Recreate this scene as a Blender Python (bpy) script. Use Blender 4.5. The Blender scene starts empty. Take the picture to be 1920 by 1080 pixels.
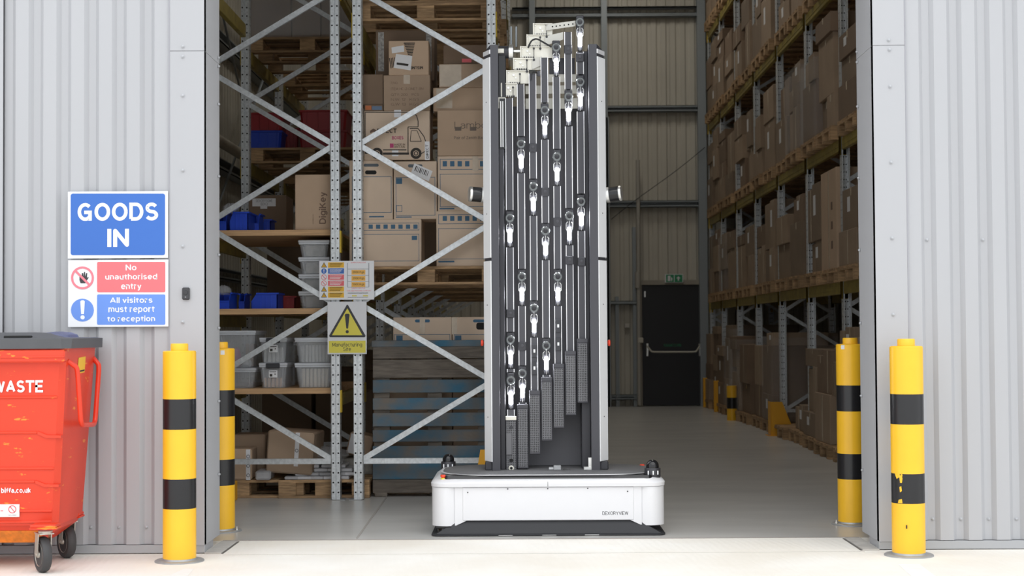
import bpy, math, random
from mathutils import Vector, Matrix
random.seed(7)
S = bpy.context.scene
COL = S.collection
PI = math.pi
# ---------------------------------------------------------------- camera
FPX, PITCH, YAW, ROLL, CD, CH = 2889.1, 0.02844, 0.008435, 0.006382, 9.1596, 1.3018
EYE = Vector((0, -CD, CH))
_f = Vector((-math.sin(YAW)*math.cos(PITCH), math.cos(YAW)*math.cos(PITCH), math.sin(PITCH)))
_r = Vector((math.cos(YAW), math.sin(YAW), 0)); _u = _r.cross(_f)
RT = _r*math.cos(ROLL) - _u*math.sin(ROLL); UP = _r*math.sin(ROLL) + _u*math.cos(ROLL)
cam = bpy.data.cameras.new('camera'); cam.sensor_width = 36; cam.lens = FPX/1920*36
cam.clip_start = .1; cam.clip_end = 300
co = bpy.data.objects.new('camera', cam); COL.objects.link(co)
m = Matrix((RT, UP, -_f)).transposed().to_4x4(); m.translation = EYE; co.matrix_world = m
S.camera = co
cam.dof.use_dof = True; cam.dof.focus_distance = 10.1; cam.dof.aperture_fstop = 4.0
# ---------------------------------------------------------------- light
w = bpy.data.worlds.new('overcast_sky'); S.world = w; w.use_nodes = True
bg = w.node_tree.nodes['Background']; bg.inputs[0].default_value = (.93, .965, 1, 1); bg.inputs[1].default_value = 1.0
def lamp(name, kind, loc, energy, size=None, rot=(0, 0, 0), color=(1, 1, 1), sy=None):
    l = bpy.data.lights.new(name, kind); l.energy = energy; l.color = color
    if kind == 'AREA':
        l.size = size
        if sy: l.shape = 'RECTANGLE'; l.size_y = sy
    if kind == 'SUN': l.angle = size
    o = bpy.data.objects.new(name, l); COL.objects.link(o); o.location = loc; o.rotation_euler = rot
    return o
lamp('soft_sun', 'SUN', (0, -20, 20), .55, math.radians(60), (math.radians(38), 0, math.radians(8)), (1, .97, .93))
for _y in (4.5, 10, 15):  # unseen area lamps under the ceiling, added to fill the dark interior
    lamp('interior_fill', 'AREA', (1.4, _y, 8.2), 28, .9, (0, 0, 0), (1, .95, .86), 1.6)
lamp('interior_fill', 'AREA', (-2.9, 8, 8.2), 10, .9, (0, 0, 0), (1, .95, .86), 1.6)  # weaker added fill above the left racking, also out of view
S.view_settings.view_transform = 'Standard'; S.view_settings.look = 'None'
S.view_settings.exposure = 0.65; S.view_settings.gamma = 1; S.view_settings.use_curve_mapping = False
try:
    S.cycles.use_denoising = True
    S.cycles.max_bounces = 8; S.cycles.diffuse_bounces = 4; S.cycles.transparent_max_bounces = 16
    S.cycles.sample_clamp_indirect = 6
except Exception: pass
# ---------------------------------------------------------------- pixel helpers
def at(px, py, Y):
    d = RT*((px-960)/FPX) + UP*((540-py)/FPX) + _f
    return EYE + d*((Y+CD)/d.y)
def onz(px, py, Z=0.0):
    d = RT*((px-960)/FPX) + UP*((540-py)/FPX) + _f
    return EYE + d*((Z-CH)/d.z)
def sc(Y): return (Y+CD)/FPX
def rc(x0, y0, x1, y1, Y):
    c = at((x0+x1)/2, (y0+y1)/2, Y); s = sc(Y)
    return c.x-(x1-x0)*s/2, c.x+(x1-x0)*s/2, c.z-(y1-y0)*s/2, c.z+(y1-y0)*s/2
# ---------------------------------------------------------------- mesh builder
class MB:
    def __init__(s): s.v = []; s.f = []
    def add(s, vs, fs, M=None):
        n = len(s.v)
        s.v += [tuple(M @ Vector(p)) if M else tuple(p) for p in vs]
        s.f += [tuple(n+i for i in f) for f in fs]; return s
    def box(s, x0, x1, y0, y1, z0, z1, b=0, M=None):
        if x0 > x1: x0, x1 = x1, x0
        if y0 > y1: y0, y1 = y1, y0
        if z0 > z1: z0, z1 = z1, z0
        if b <= 0:
            vs = [(x, y, z) for z in (z0, z1) for y in (y0, y1) for x in (x0, x1)]
            return s.add(vs, [(0,2,3,1), (4,5,7,6), (0,1,5,4), (2,6,7,3), (0,4,6,2), (1,3,7,5)], M)
        b = min(b, (x1-x0)*.45, (y1-y0)*.45, (z1-z0)*.45)
        vs = []; idx = {}
        for a, x in enumerate((x0, x1)):
            for c, y in enumerate((y0, y1)):
                for d, z in enumerate((z0, z1)):
                    sx, sy, sz = (1-2*a)*b, (1-2*c)*b, (1-2*d)*b
                    idx[a,c,d,0] = len(vs); vs.append((x, y+sy, z+sz))
                    idx[a,c,d,1] = len(vs); vs.append((x+sx, y, z+sz))
                    idx[a,c,d,2] = len(vs); vs.append((x+sx, y+sy, z))
        fs = []
        def q(l, out):
            c = [Vector(vs[i]) for i in l]; n = (c[1]-c[0]).cross(c[2]-c[0])
            fs.append(tuple(l) if n.dot(Vector(out)) > 0 else tuple(reversed(l)))
        for a in (0, 1):
            q([idx[a,0,0,0], idx[a,1,0,0], idx[a,1,1,0], idx[a,0,1,0]], (2*a-1, 0, 0))
            q([idx[0,a,0,1], idx[1,a,0,1], idx[1,a,1,1], idx[0,a,1,1]], (0, 2*a-1, 0))
            q([idx[0,0,a,2], idx[1,0,a,2], idx[1,1,a,2], idx[0,1,a,2]], (0, 0, 2*a-1))
            for c in (0, 1):
                q([idx[a,c,0,0], idx[a,c,0,1], idx[a,c,1,1], idx[a,c,1,0]], (2*a-1, 2*c-1, 0))
                q([idx[a,0,c,0], idx[a,0,c,2], idx[a,1,c,2], idx[a,1,c,0]], (2*a-1, 0, 2*c-1))
                q([idx[0,a,c,1], idx[0,a,c,2], idx[1,a,c,2], idx[1,a,c,1]], (0, 2*a-1, 2*c-1))
                for d in (0, 1):
                    q([idx[a,c,d,0], idx[a,c,d,1], idx[a,c,d,2]], (2*a-1, 2*c-1, 2*d-1))
        return s.add(vs, fs, M)
    def prism(s, poly, axis, a, b, M=None):
        # poly: 2D points; axis 'y': (x,z) extruded a..b in y; 'x': (y,z); 'z': (x,y)
        f = {'y': lambda p, t: (p[0], t, p[1]), 'x': lambda p, t: (t, p[0], p[1]), 'z': lambda p, t: (p[0], p[1], t)}[axis]
        n = len(poly); vs = [f(p, a) for p in poly]+[f(p, b) for p in poly]
        fs = [tuple(range(n))[::-1], tuple(range(n, 2*n))]+[(i, (i+1) % n, n+(i+1) % n, n+i) for i in range(n)]
        return s.add(vs, fs, M)
    def bar(s, p, q, w, t, nrm=(0, -1, 0), lip=0):
        # rectangular bar from p to q; w across in the plane normal to nrm, t along nrm
        p = Vector(p); q = Vector(q); d = (q-p).normalized(); n = Vector(nrm); n = (n-d*n.dot(d)).normalized(); a = d.cross(n)
        def bx(a0, a1, n0, n1):
            vs = [p+a*i+n*j for i in (a0, a1) for j in (n0, n1)]+[q+a*i+n*j for i in (a0, a1) for j in (n0, n1)]
            s.add(vs, [(0,1,3,2), (4,6,7,5), (0,4,5,1), (2,3,7,6), (0,2,6,4), (1,5,7,3)])
        if lip:
            bx(-w/2, w/2, -t/2, t/2-lip); bx(-w/2, -w/2+lip, t/2-lip, t/2); bx(w/2-lip, w/2, t/2-lip, t/2)
        else: bx(-w/2, w/2, -t/2, t/2)
        return s
    def cyl(s, p, q, r, r2=None, n=14, caps=True):
        p = Vector(p); q = Vector(q); d = (q-p).normalized(); r2 = r if r2 is None else r2
        a = d.cross(Vector((0, 0, 1)) if abs(d.z) < .9 else Vector((1, 0, 0))).normalized(); b = d.cross(a)
        vs = [p+(a*math.cos(2*PI*i/n)+b*math.sin(2*PI*i/n))*r for i in range(n)]+[q+(a*math.cos(2*PI*i/n)+b*math.sin(2*PI*i/n))*r2 for i in range(n)]
        fs = [(i, (i+1) % n, n+(i+1) % n, n+i) for i in range(n)]
        if caps: fs += [tuple(range(n))[::-1], tuple(range(n, 2*n))]
        return s.add(vs, fs)
    def lathe(s, prof, o=(0, 0, 0), ax=(0, 0, 1), n=28):
        d = Vector(ax).normalized(); a = d.cross(Vector((0, 0, 1)) if abs(d.z) < .9 else Vector((1, 0, 0))).normalized(); b = d.cross(a)
        o = Vector(o); vs = []; m = len(prof)
        for r, h in prof:
            for i in range(n): vs.append(o+d*h+(a*math.cos(2*PI*i/n)+b*math.sin(2*PI*i/n))*max(r, 1e-4))
        fs = [(j*n+i, j*n+(i+1) % n, (j+1)*n+(i+1) % n, (j+1)*n+i) for j in range(m-1) for i in range(n)]
        fs += [tuple(range(n))[::-1], tuple(range((m-1)*n, m*n))]
        return s.add(vs, fs)
    def tube(s, pts, r, n=8):
        pts = [Vector(p) for p in pts]; vs = []; ref = None
        for i, p in enumerate(pts):
            d = (pts[min(i+1, len(pts)-1)]-pts[max(i-1, 0)]).normalized()
            if ref is None: ref = d.cross(Vector((.3, .2, 1))).normalized()
            ref = (ref-d*ref.dot(d)).normalized(); b = d.cross(ref)
            vs += [p+(ref*math.cos(2*PI*k/n)+b*math.sin(2*PI*k/n))*r for k in range(n)]
        m = len(pts)
        fs = [(j*n+i, j*n+(i+1) % n, (j+1)*n+(i+1) % n, (j+1)*n+i) for j in range(m-1) for i in range(n)]
        fs += [tuple(range(n))[::-1], tuple(range((m-1)*n, m*n))]
        return s.add(vs, fs)
def smooth_path(pts, k=5, rad=.35):
    out = [Vector(pts[0])]
    for i in range(1, len(pts)-1):
        a, b, c = map(Vector, pts[i-1:i+2])
        p = b+(a-b)*rad; q = b+(c-b)*rad
        for j in range(k+1):
            t = j/k; out.append(p*(1-t)**2+b*2*t*(1-t)+q*t*t)
    out.append(Vector(pts[-1])); return out
def wloc(o):
    v = Vector((0, 0, 0))
    while o is not None: v += o.location; o = o.parent
    return v
def mk(name, mb, mat, parent=None, smooth=False, loc=None, kind=None):
    base = wloc(parent) if parent else (Vector(loc) if loc else Vector((0, 0, 0)))
    me = bpy.data.meshes.new(name)
    me.from_pydata([(v[0]-base.x, v[1]-base.y, v[2]-base.z) for v in mb.v], [], mb.f); me.update()
    me.materials.append(mat)
    if smooth:
        me.polygons.foreach_set('use_smooth', [True]*len(me.polygons)); me.set_sharp_from_angle(angle=math.radians(35))
    o = bpy.data.objects.new(name, me); COL.objects.link(o)
    if parent: o.parent = parent
    elif loc: o.location = loc
    if kind: o['kind'] = kind
    return o
def tag(o, label, cat, group=None):
    o['label'] = label; o['category'] = cat
    if group: o['group'] = group
    return o
def root(name, loc, label, cat, group=None):
    o = bpy.data.objects.new(name, None); COL.objects.link(o); o.location = loc; o.empty_display_size = .1
    return tag(o, label, cat, group)
def dup(o, loc=None, rz=None, label=None, group=None, par=None):
    c = o.copy(); COL.objects.link(c)
    if par: c.parent = par
    if loc is not None: c.location = loc
    if rz is not None: c.rotation_euler = (0, 0, rz)
    if label: c['label'] = label
    if group: c['group'] = group
    for ch in list(o.children): dup(ch, par=c)
    return c
_tc = {}
# own plain grotesque letters: centre-line strokes on a 0..10 grid (cap height 10, x-height 7.2, descender -2.6)
def _A(cx, cy, rx, ry, a0, a1, n=9): return [(cx+rx*math.cos(math.radians(a0+(a1-a0)*i/n)), cy+ry*math.sin(math.radians(a0+(a1-a0)*i/n))) for i in range(n+1)]
GL = {
'A': (8, [[(0, 0), (4, 10), (8, 0)], [(2.1, 3), (5.9, 3)]]), 'B': (6.5, [[(0, 5.3), (0, 10), (4, 10)]+_A(4, 7.7, 2.2, 2.3, 90, -90)+[(0, 5.3), (0, 0), (4, 0)]+_A(4, 2.7, 2.6, 2.7, -90, 90)]),
'C': (7.4, [_A(4, 5, 4, 5, 48, 312, 16)]), 'D': (7.2, [[(0, 0), (0, 10), (3.4, 10)]+_A(3.4, 5, 3.8, 5, 90, -90, 12)+[(0, 0)]]),
'E': (5.8, [[(5.8, 10), (0, 10), (0, 0), (6, 0)], [(0, 5.1), (5.2, 5.1)]]), 'F': (5.4, [[(5.6, 10), (0, 10), (0, 0)], [(0, 5), (4.8, 5)]]),
'G': (8, [_A(4, 5, 4, 5, 45, 318, 16), [(7.3, .2), (7.3, 4.7), (4.5, 4.7)]]), 'H': (7, [[(0, 0), (0, 10)], [(7, 0), (7, 10)], [(0, 5), (7, 5)]]),
'I': (0, [[(0, 0), (0, 10)]]), 'K': (6.6, [[(0, 0), (0, 10)], [(6.4, 10), (0, 3.6)], [(2.2, 5.8), (6.8, 0)]]), 'L': (5.4, [[(0, 10), (0, 0), (5.4, 0)]]),
'M': (8, [[(0, 0), (0, 10), (4, 1), (8, 10), (8, 0)]]), 'N': (7, [[(0, 0), (0, 10), (7, 0), (7, 10)]]), 'O': (8.4, [_A(4.2, 5, 4.2, 5, 0, 360, 22)]),
'P': (6.2, [[(0, 0), (0, 10), (3.6, 10)]+_A(3.6, 7.3, 2.6, 2.7, 90, -90)+[(0, 4.6)]]), 'Q': (8.4, [_A(4.2, 5, 4.2, 5, 0, 360, 22), [(5, 2.6), (8.2, -.6)]]),
'R': (6.8, [[(0, 0), (0, 10), (3.8, 10)]+_A(3.8, 7.5, 2.6, 2.5, 90, -90)+[(0, 5)], [(3.8, 5), (6.8, 0)]]),
'S': (6.6, [_A(3.3, 7.5, 3, 2.5, 25, 270, 11)+_A(3.3, 2.5, 3.3, 2.5, 90, -155, 11)]), 'T': (7, [[(0, 10), (7, 10)], [(3.5, 10), (3.5, 0)]]),
'U': (7, [[(0, 10), (0, 3.6)]+_A(3.5, 3.6, 3.5, 3.6, 180, 360, 10)+[(7, 10)]]), 'V': (7.4, [[(0, 10), (3.7, 0), (7.4, 10)]]),
'W': (11, [[(0, 10), (2.7, 0), (5.5, 10), (8.3, 0), (11, 10)]]), 'X': (7, [[(0, 0), (7, 10)], [(0, 10), (7, 0)]]), 'Y': (7.4, [[(0, 10), (3.7, 4.6), (7.4, 10)], [(3.7, 4.6), (3.7, 0)]]), 'Z': (6.6, [[(0, 10), (6.6, 10), (0, 0), (6.8, 0)]]),
'a': (5.2, [_A(2.5, 5, 2.4, 2.2, 160, 0, 7)+[(4.9, 0)], _A(2.5, 2.05, 2.5, 2.05, 60, 300, 10)+[(4.9, 1.4)], [(3.2, 4), (4.9, 4.3)]]),
'b': (5.6, [[(0, 10), (0, 0)], _A(2.8, 3.6, 2.8, 3.6, 0, 360, 16)]), 'c': (5, [_A(2.8, 3.6, 2.8, 3.6, 50, 310, 12)]), 'd': (5.6, [[(5.6, 10), (5.6, 0)], _A(2.8, 3.6, 2.8, 3.6, 0, 360, 16)]),
'e': (5.6, [[(.1, 3.7), (5.6, 3.7)]+_A(2.8, 3.6, 2.8, 3.6, 2, 318, 14)]), 'f': (3, [[(1.2, 0), (1.2, 7.8)]+_A(3.3, 7.8, 2.1, 2.4, 180, 65, 6), [(0, 6.2), (2.8, 6.2)]]),
'g': (5.6, [_A(2.8, 3.7, 2.8, 3.5, 0, 360, 16), [(5.6, 7.2), (5.6, -.4)]+_A(2.8, -.4, 2.8, 2.3, 0, -150, 8)]), 'h': (5, [[(0, 0), (0, 10)], [(0, 4.4)]+_A(2.5, 4.4, 2.5, 2.8, 180, 0, 8)+[(5, 0)]]),
'i': (0, [[(0, 0), (0, 7.2)], [(0, 10.3), (0, 10.4)]]), 'k': (5, [[(0, 0), (0, 10)], [(4.8, 7.2), (0, 2.6)], [(1.8, 4.2), (5.1, 0)]]), 'l': (0, [[(0, 0), (0, 10)]]),
'm': (8.6, [[(0, 0), (0, 7.2)], [(0, 4.8)]+_A(2.15, 4.8, 2.15, 2.4, 180, 0, 7)+[(4.3, 0)], [(4.3, 4.8)]+_A(6.45, 4.8, 2.15, 2.4, 180, 0, 7)+[(8.6, 0)]]),
'n': (5, [[(0, 0), (0, 7.2)], [(0, 4.4)]+_A(2.5, 4.4, 2.5, 2.8, 180, 0, 8)+[(5, 0)]]), 'o': (5.8, [_A(2.9, 3.6, 2.9, 3.6, 0, 360, 18)]), 'p': (5.6, [[(0, 7.2), (0, -2.7)], _A(2.8, 3.6, 2.8, 3.6, 0, 360, 16)]),
'q': (5.6, [[(5.6, 7.2), (5.6, -2.7)], _A(2.8, 3.6, 2.8, 3.6, 0, 360, 16)]), 'r': (2.9, [[(0, 0), (0, 7.2)], [(0, 4)]+_A(2.6, 4, 2.6, 3.1, 180, 82, 6)]),
's': (4.6, [_A(2.3, 5.4, 2.1, 1.8, 25, 270, 9)+_A(2.3, 1.8, 2.3, 1.8, 90, -155, 9)]), 't': (2.9, [[(1.2, 9.3), (1.2, 1.8)]+_A(2.9, 1.8, 1.7, 1.8, 180, 260, 5), [(0, 6.9), (2.9, 6.9)]]),
'u': (5, [[(0, 7.2), (0, 2.8)]+_A(2.5, 2.8, 2.5, 2.8, 180, 360, 8), [(5, 7.2), (5, 0)]]), 'v': (5.2, [[(0, 7.2), (2.6, 0), (5.2, 7.2)]]), 'w': (8, [[(0, 7.2), (2, 0), (4, 7.2), (6, 0), (8, 7.2)]]),
'x': (5, [[(0, 0), (5, 7.2)], [(0, 7.2), (5, 0)]]), 'y': (5.2, [[(0, 7.2), (2.7, 0)], [(5.2, 7.2), (2.4, -1.2), (1.6, -2.5), (.2, -2.6)]]), 'z': (4.6, [[(0, 7.1), (4.6, 7.1), (0, .1), (4.7, .1)]]),
'0': (5.6, [_A(2.8, 5, 2.8, 5, 0, 360, 18)]), '1': (2.4, [[(0, 7.8), (2.4, 10), (2.4, 0)]]), '2': (5.6, [_A(2.8, 7.3, 2.8, 2.7, 165, -35, 9)+[(0, 0), (5.8, 0)]]),
'3': (5.4, [_A(2.6, 7.5, 2.5, 2.5, 155, -90, 9), _A(2.6, 2.5, 2.8, 2.5, 90, -155, 10)]), '5': (5.6, [[(5.2, 10), (1, 10), (.5, 5.2)]+_A(2.7, 3.2, 2.9, 3.2, 140, -155, 11)]),
'.': (0, [[(0, -.3), (0, .7)]]), ':': (0, [[(0, 0), (0, 1)], [(0, 5.5), (0, 6.5)]]), '/': (3.4, [[(0, -.5), (3.4, 10.4)]]), '-': (3, [[(0, 3.6), (3, 3.6)]]) }
def textmesh(s, bold):
    k = (s, bold)
    if k in _tc: return _tc[k]
    wd = .85 if bold <= .005 else (1.35 if bold < .02 else (1.95 if bold < .03 else 2.4)); h = wd/2; gap = 1.2+wd*.95; vs = []; fs = []
    def poly(p): n = len(vs); vs.extend(p); fs.append(tuple(range(n, n+len(p))))
    for li, line in enumerate(s.split('\n')):
        x = 0; out = []
        for ch in line:
            if ch == ' ': x += 3.4; continue
            wg, st = GL[ch]
            for q in st: out.append([(px_+x, py_) for px_, py_ in q])
            x += wg+gap
        ox = -x/2; oy = -li*14
        for q in out:
            q = [(a+ox, b+oy) for a, b in q]; m_ = len(q)
            for i_ in range(m_-1):
                (ax, ay), (bx_, by) = q[i_], q[i_+1]; dx, dy = bx_-ax, by-ay; L_ = math.hypot(dx, dy)
                if L_ < 1e-6: continue
                dx /= L_; dy /= L_; e0 = h if i_ == 0 and m_ < 6 and (abs(dx) < .01 or abs(dy) < .01) else 0; e1 = h if i_ == m_-2 and m_ < 6 and (abs(dx) < .01 or abs(dy) < .01) else 0
                ax -= dx*e0; ay -= dy*e0; bx_ += dx*e1; by += dy*e1
                poly([(ax-dy*h, ay+dx*h, 0), (ax+dy*h, ay-dx*h, 0), (bx_+dy*h, by-dx*h, 0), (bx_-dy*h, by+dx*h, 0)])
                if 0 < i_:
                    pv = q[i_-1]; turn = abs(math.atan2((q[i_][0]-pv[0])*dy-(q[i_][1]-pv[1])*dx, (q[i_][0]-pv[0])*dx+(q[i_][1]-pv[1])*dy))
                    cx, cy = q[i_]
                    if turn > 1.4 and turn < 1.75: poly([(cx-h, cy-h, 0), (cx+h, cy-h, 0), (cx+h, cy+h, 0), (cx-h, cy+h, 0)])
                    else: poly([(cx+h*math.cos(t*PI/4+.39), cy+h*math.sin(t*PI/4+.39), 0) for t in range(8)])
    _tc[k] = (vs, fs); return _tc[k]
def text(s, c, w, h, mat, parent, bold=0.0, ux=(1, 0, 0), uy=(0, 0, 1), name='lettering'):
    vs, fs = textmesh(s, bold)
    x0 = min(v[0] for v in vs); x1 = max(v[0] for v in vs); y0 = min(v[1] for v in vs); y1 = max(v[1] for v in vs)
    ux = Vector(ux); uy = Vector(uy); c = Vector(c); nn = ux.cross(uy).normalized(); mb = MB()
    for i, f in enumerate(fs):   # hair-thin steps keep the strokes from lying in one plane
        mb.add([c+ux*((vs[j][0]-(x0+x1)/2)*w/(x1-x0))+uy*((vs[j][1]-(y0+y1)/2)*h/(y1-y0))+nn*(.00004*(i % 4)) for j in f], [tuple(range(len(f)))])
    return mk(name, mb, mat, parent)
def textpx(s, x0, y0, x1, y1, Y, mat, parent, bold=0.0):
    c = at((x0+x1)/2, (y0+y1)/2, Y); k = sc(Y)
    return text(s, c, (x1-x0)*k, (y1-y0)*k, mat, parent, bold)
def platepx(mb, x0, y0, x1, y1, Y, t=.002, b=0):
    a = rc(x0, y0, x1, y1, Y); return mb.box(a[0], a[1], Y, Y+t, a[2], a[3], b)
def polypx(mb, pts, Y, t=.001):
    P = [at(x, y, Y) for x, y in pts]; return mb.prism([(p.x, p.z) for p in P], 'y', Y, Y+t)
# ---------------------------------------------------------------- materials
MATS = {}
def mat(name, col, rough=.6, metal=0, var=0, vscale=8, bump=0, bscale=60, rnd=0, stretch=(1, 1, 1), emit=None, es=0, alpha=None, col2=None, spec=None, coat=0, trans=0):
    m = bpy.data.materials.new(name); m.use_nodes = True; nt = m.node_tree; N = nt.nodes; L = nt.links; p = N['Principled BSDF']
    p.inputs['Base Color'].default_value = (*col, 1); p.inputs['Roughness'].default_value = rough; p.inputs['Metallic'].default_value = metal
    if spec is not None: p.inputs['Specular IOR Level'].default_value = spec
    if coat: p.inputs['Coat Weight'].default_value = coat; p.inputs['Coat Roughness'].default_value = .1
    if trans: p.inputs['Transmission Weight'].default_value = trans
    if alpha is not None: p.inputs['Alpha'].default_value = alpha
    if emit: p.inputs['Emission Color'].default_value = (*emit, 1); p.inputs['Emission Strength'].default_value = es
    tc = N.new('ShaderNodeTexCoord'); mp = N.new('ShaderNodeMapping'); mp.inputs['Scale'].default_value = stretch
    L.new(tc.outputs['Object'], mp.inputs[0])
    last = None
    if var or col2:
        nz = N.new('ShaderNodeTexNoise'); nz.inputs['Scale'].default_value = vscale; nz.inputs['Detail'].default_value = 6
        L.new(mp.outputs[0], nz.inputs['Vector'])
        mx = N.new('ShaderNodeMix'); mx.data_type = 'RGBA'; c2 = col2 or tuple(max(0, c*(1-var)) for c in col)
        rr = N.new('ShaderNodeValToRGB'); rr.color_ramp.elements[0].position = .35; rr.color_ramp.elements[1].position = .65
        L.new(nz.outputs['Fac'], rr.inputs[0]); L.new(rr.outputs[0], mx.inputs['Factor'])
        mx.inputs['A'].default_value = (*col, 1); mx.inputs['B'].default_value = (*c2, 1); last = mx.outputs['Result']
    if rnd:
        oi = N.new('ShaderNodeObjectInfo'); mr = N.new('ShaderNodeMapRange'); mr.inputs['To Min'].default_value = 1-rnd; mr.inputs['To Max'].default_value = 1+rnd*.6
        L.new(oi.outputs['Random'], mr.inputs[0]); hs = N.new('ShaderNodeHueSaturation'); L.new(mr.outputs[0], hs.inputs['Value'])
        if last: L.new(last, hs.inputs['Color'])
        else: hs.inputs['Color'].default_value = (*col, 1)
        last = hs.outputs[0]
    if last: L.new(last, p.inputs['Base Color'])
    if bump:
        n2 = N.new('ShaderNodeTexNoise'); n2.inputs['Scale'].default_value = bscale; n2.inputs['Detail'].default_value = 4
        L.new(mp.outputs[0], n2.inputs['Vector']); bp = N.new('ShaderNodeBump'); bp.inputs['Strength'].default_value = bump; bp.inputs['Distance'].default_value = .01
        L.new(n2.outputs['Fac'], bp.inputs['Height']); L.new(bp.outputs[0], p.inputs['Normal'])
    MATS[name] = m; return m
M_clad = mat('grey_cladding', (.435, .44, .46), .42, var=.035, vscale=1.2, stretch=(1, 1, .25))
M_liner = mat('cream_liner', (.56, .53, .46), .6, var=.06, vscale=1.5)
M_girt = mat('galvanised_girt', (.30, .33, .35), .5, .3)
M_apron = mat('brushed_concrete', (.87, .85, .805), .85, col2=(.80, .755, .68), vscale=1.1, bump=.25, bscale=26, stretch=(1, 1.0, 1))
M_floor = mat('polished_floor', (.58, .57, .55), .30, var=.16, vscale=1.6, bump=.03, bscale=5, stretch=(.6, 1.6, 1))
M_joint = mat('joint_sealant', (.14, .13, .12), .8)
M_white = mat('white_paint', (.86, .86, .85), .6, var=.05, vscale=20)
M_wsign = mat('sign_white', (.80, .81, .84), .35)
M_blue = mat('sign_blue', (.035, .14, .50), .4)
M_blue2 = mat('sign_light_blue', (.13, .27, .72), .35)
M_red = mat('sign_red', (.80, .12, .14), .35)
M_yel = mat('bollard_yellow', (.95, .53, .025), .35, var=.05, vscale=6)
M_blk = mat('black_band', (.012, .012, .014), .3)
M_steelpl = mat('zinc_plate', (.45, .46, .47), .5, .6, var=.15, vscale=20)
M_galv = mat('galvanised_steel', (.72, .75, .77), .42, .45, var=.22, vscale=55, rnd=.08)
M_galvb = mat('galvanised_brace', (.70, .73, .75), .38, .45, var=.20, vscale=45, rnd=.06)
M_hole = mat('dark_hole', (.012, .012, .012), .9)
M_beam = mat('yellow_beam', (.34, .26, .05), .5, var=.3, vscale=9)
M_prot = mat('yellow_protector', (.85, .42, .02), .45)
M_wood = mat('pallet_wood', (.50, .32, .17), .8, var=.4, vscale=5, rnd=.28, stretch=(2, 2, 14), bump=.15, bscale=20)
M_shelf = mat('shelf_timber', (.60, .37, .19), .7, var=.25, vscale=4, stretch=(1, 8, 14))
M_shelfu = M_shelf
M_bwood = mat('weathered_blue_wood', (.05, .16, .25), .8, col2=(.19, .165, .14), vscale=3.0, rnd=.2, stretch=(1.3, 1, 1.8), bump=.2, bscale=30)
M_gwood = mat('weathered_grey_wood', (.21, .18, .15), .85, var=.4, vscale=6, rnd=.2, stretch=(1, 3, 9), bump=.3, bscale=30)
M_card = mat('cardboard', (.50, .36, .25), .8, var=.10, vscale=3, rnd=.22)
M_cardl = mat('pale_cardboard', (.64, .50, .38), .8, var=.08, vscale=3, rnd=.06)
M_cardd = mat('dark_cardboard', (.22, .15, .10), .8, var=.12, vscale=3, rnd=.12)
M_cardb = mat('shaded_cardboard', (.31, .225, .155), .8, var=.14, vscale=3, rnd=.3)  # shade of the right racking put into a darker cardboard colour
M_tape = mat('parcel_tape', (.50, .40, .29), .2, var=.1, vscale=20)
M_wtape = mat('printed_tape', (.72, .72, .74), .3)
M_label = mat('paper_label', (.75, .75, .76), .6)
M_ink = mat('black_ink', (.03, .025, .02), .7)
M_inkb = mat('blue_ink', (.05, .13, .22), .7)
M_inkr = mat('magenta_ink', (.45, .05, .16), .7)
M_inkbr = mat('brown_ink', (.16, .10, .07), .7)
M_tub = mat('clear_plastic', (.66, .68, .71), .25, alpha=.26)
M_tubl = mat('clear_lid', (.66, .68, .72), .3, alpha=.85)
M_dclip = mat('dark_clip', (.03, .03, .035), .5)
M_bin = mat('blue_plastic', (.01, .055, .50), .4, rnd=.1)
M_dred = mat('dark_red_plastic', (.33, .015, .02), .45, rnd=.15)
M_film = mat('plastic_film', (.85, .87, .9), .12, alpha=.28, bump=.9, bscale=14)
M_wrap = mat('stretch_wrap', (.85, .87, .9), .15, alpha=.11, bump=.9, bscale=9)
M_pack = mat('foil_packet', (.55, .55, .57), .3, alpha=1, bump=.7, bscale=40, rnd=.25)
M_rw = mat('robot_white', (.74, .74, .76), .3, coat=.2)
M_rdark = mat('robot_dark_metal', (.045, .045, .052), .45, .3)
M_rgrey = mat('robot_graphite', (.060, .060, .070), .5, .2)
M_rgloss = mat('robot_gloss_black', (.01, .01, .012), .06)
M_rskirt = mat('robot_skirt', (.022, .023, .027), .6)
M_rail = mat('rail_slat', (.062, .062, .072), .5, .2)
M_alu = mat('bright_aluminium', (.80, .80, .78), .3, .85)
M_ivory = mat('ivory_bracket', (.74, .72, .64), .4, .15)
M_sil = mat('silver_panel', (.90, .91, .93), .4, .0)
M_led = mat('led_light', (1, 1, 1), .5, emit=(.93, .95, 1), es=80)
M_lens = mat('lens_glass', (.16, .17, .17), .12, .5)
M_lens2 = mat('lens_core', (.015, .015, .02), .05)
M_rtop = mat('anti_slip_deck', (.13, .13, .135), .7)
M_estop = mat('red_button', (.85, .07, .03), .35)
M_bred = mat('bin_red', (.74, .052, .018), .38, col2=(.68, .048, .016), vscale=3)
M_borange = mat('worn_orange', (.85, .24, .02), .55, var=.3, vscale=30)
M_blid = mat('bin_lid_grey', (.085, .088, .095), .5, var=.1)
M_bbag = mat('bin_bag_blue', (.10, .11, .20), .4, bump=.4)
M_tyre = mat('rubber_tyre', (.05, .05, .052), .6)
M_cast = mat('zinc_caster', (.55, .53, .47), .4, .6)
M_bell = mat('doorbell_grey', (.04, .04, .045), .4)
M_door = mat('black_door', (.016, .016, .02), .45)
M_green = mat('exit_green', (.02, .28, .12), .4)
M_synyel = mat('sign_yellow', (.75, .66, .08), .45)
M_orange = mat('sign_amber', (.85, .48, .02), .45)
M_dgrey = mat('sign_dark_grey', (.035, .035, .04), .5)
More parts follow.
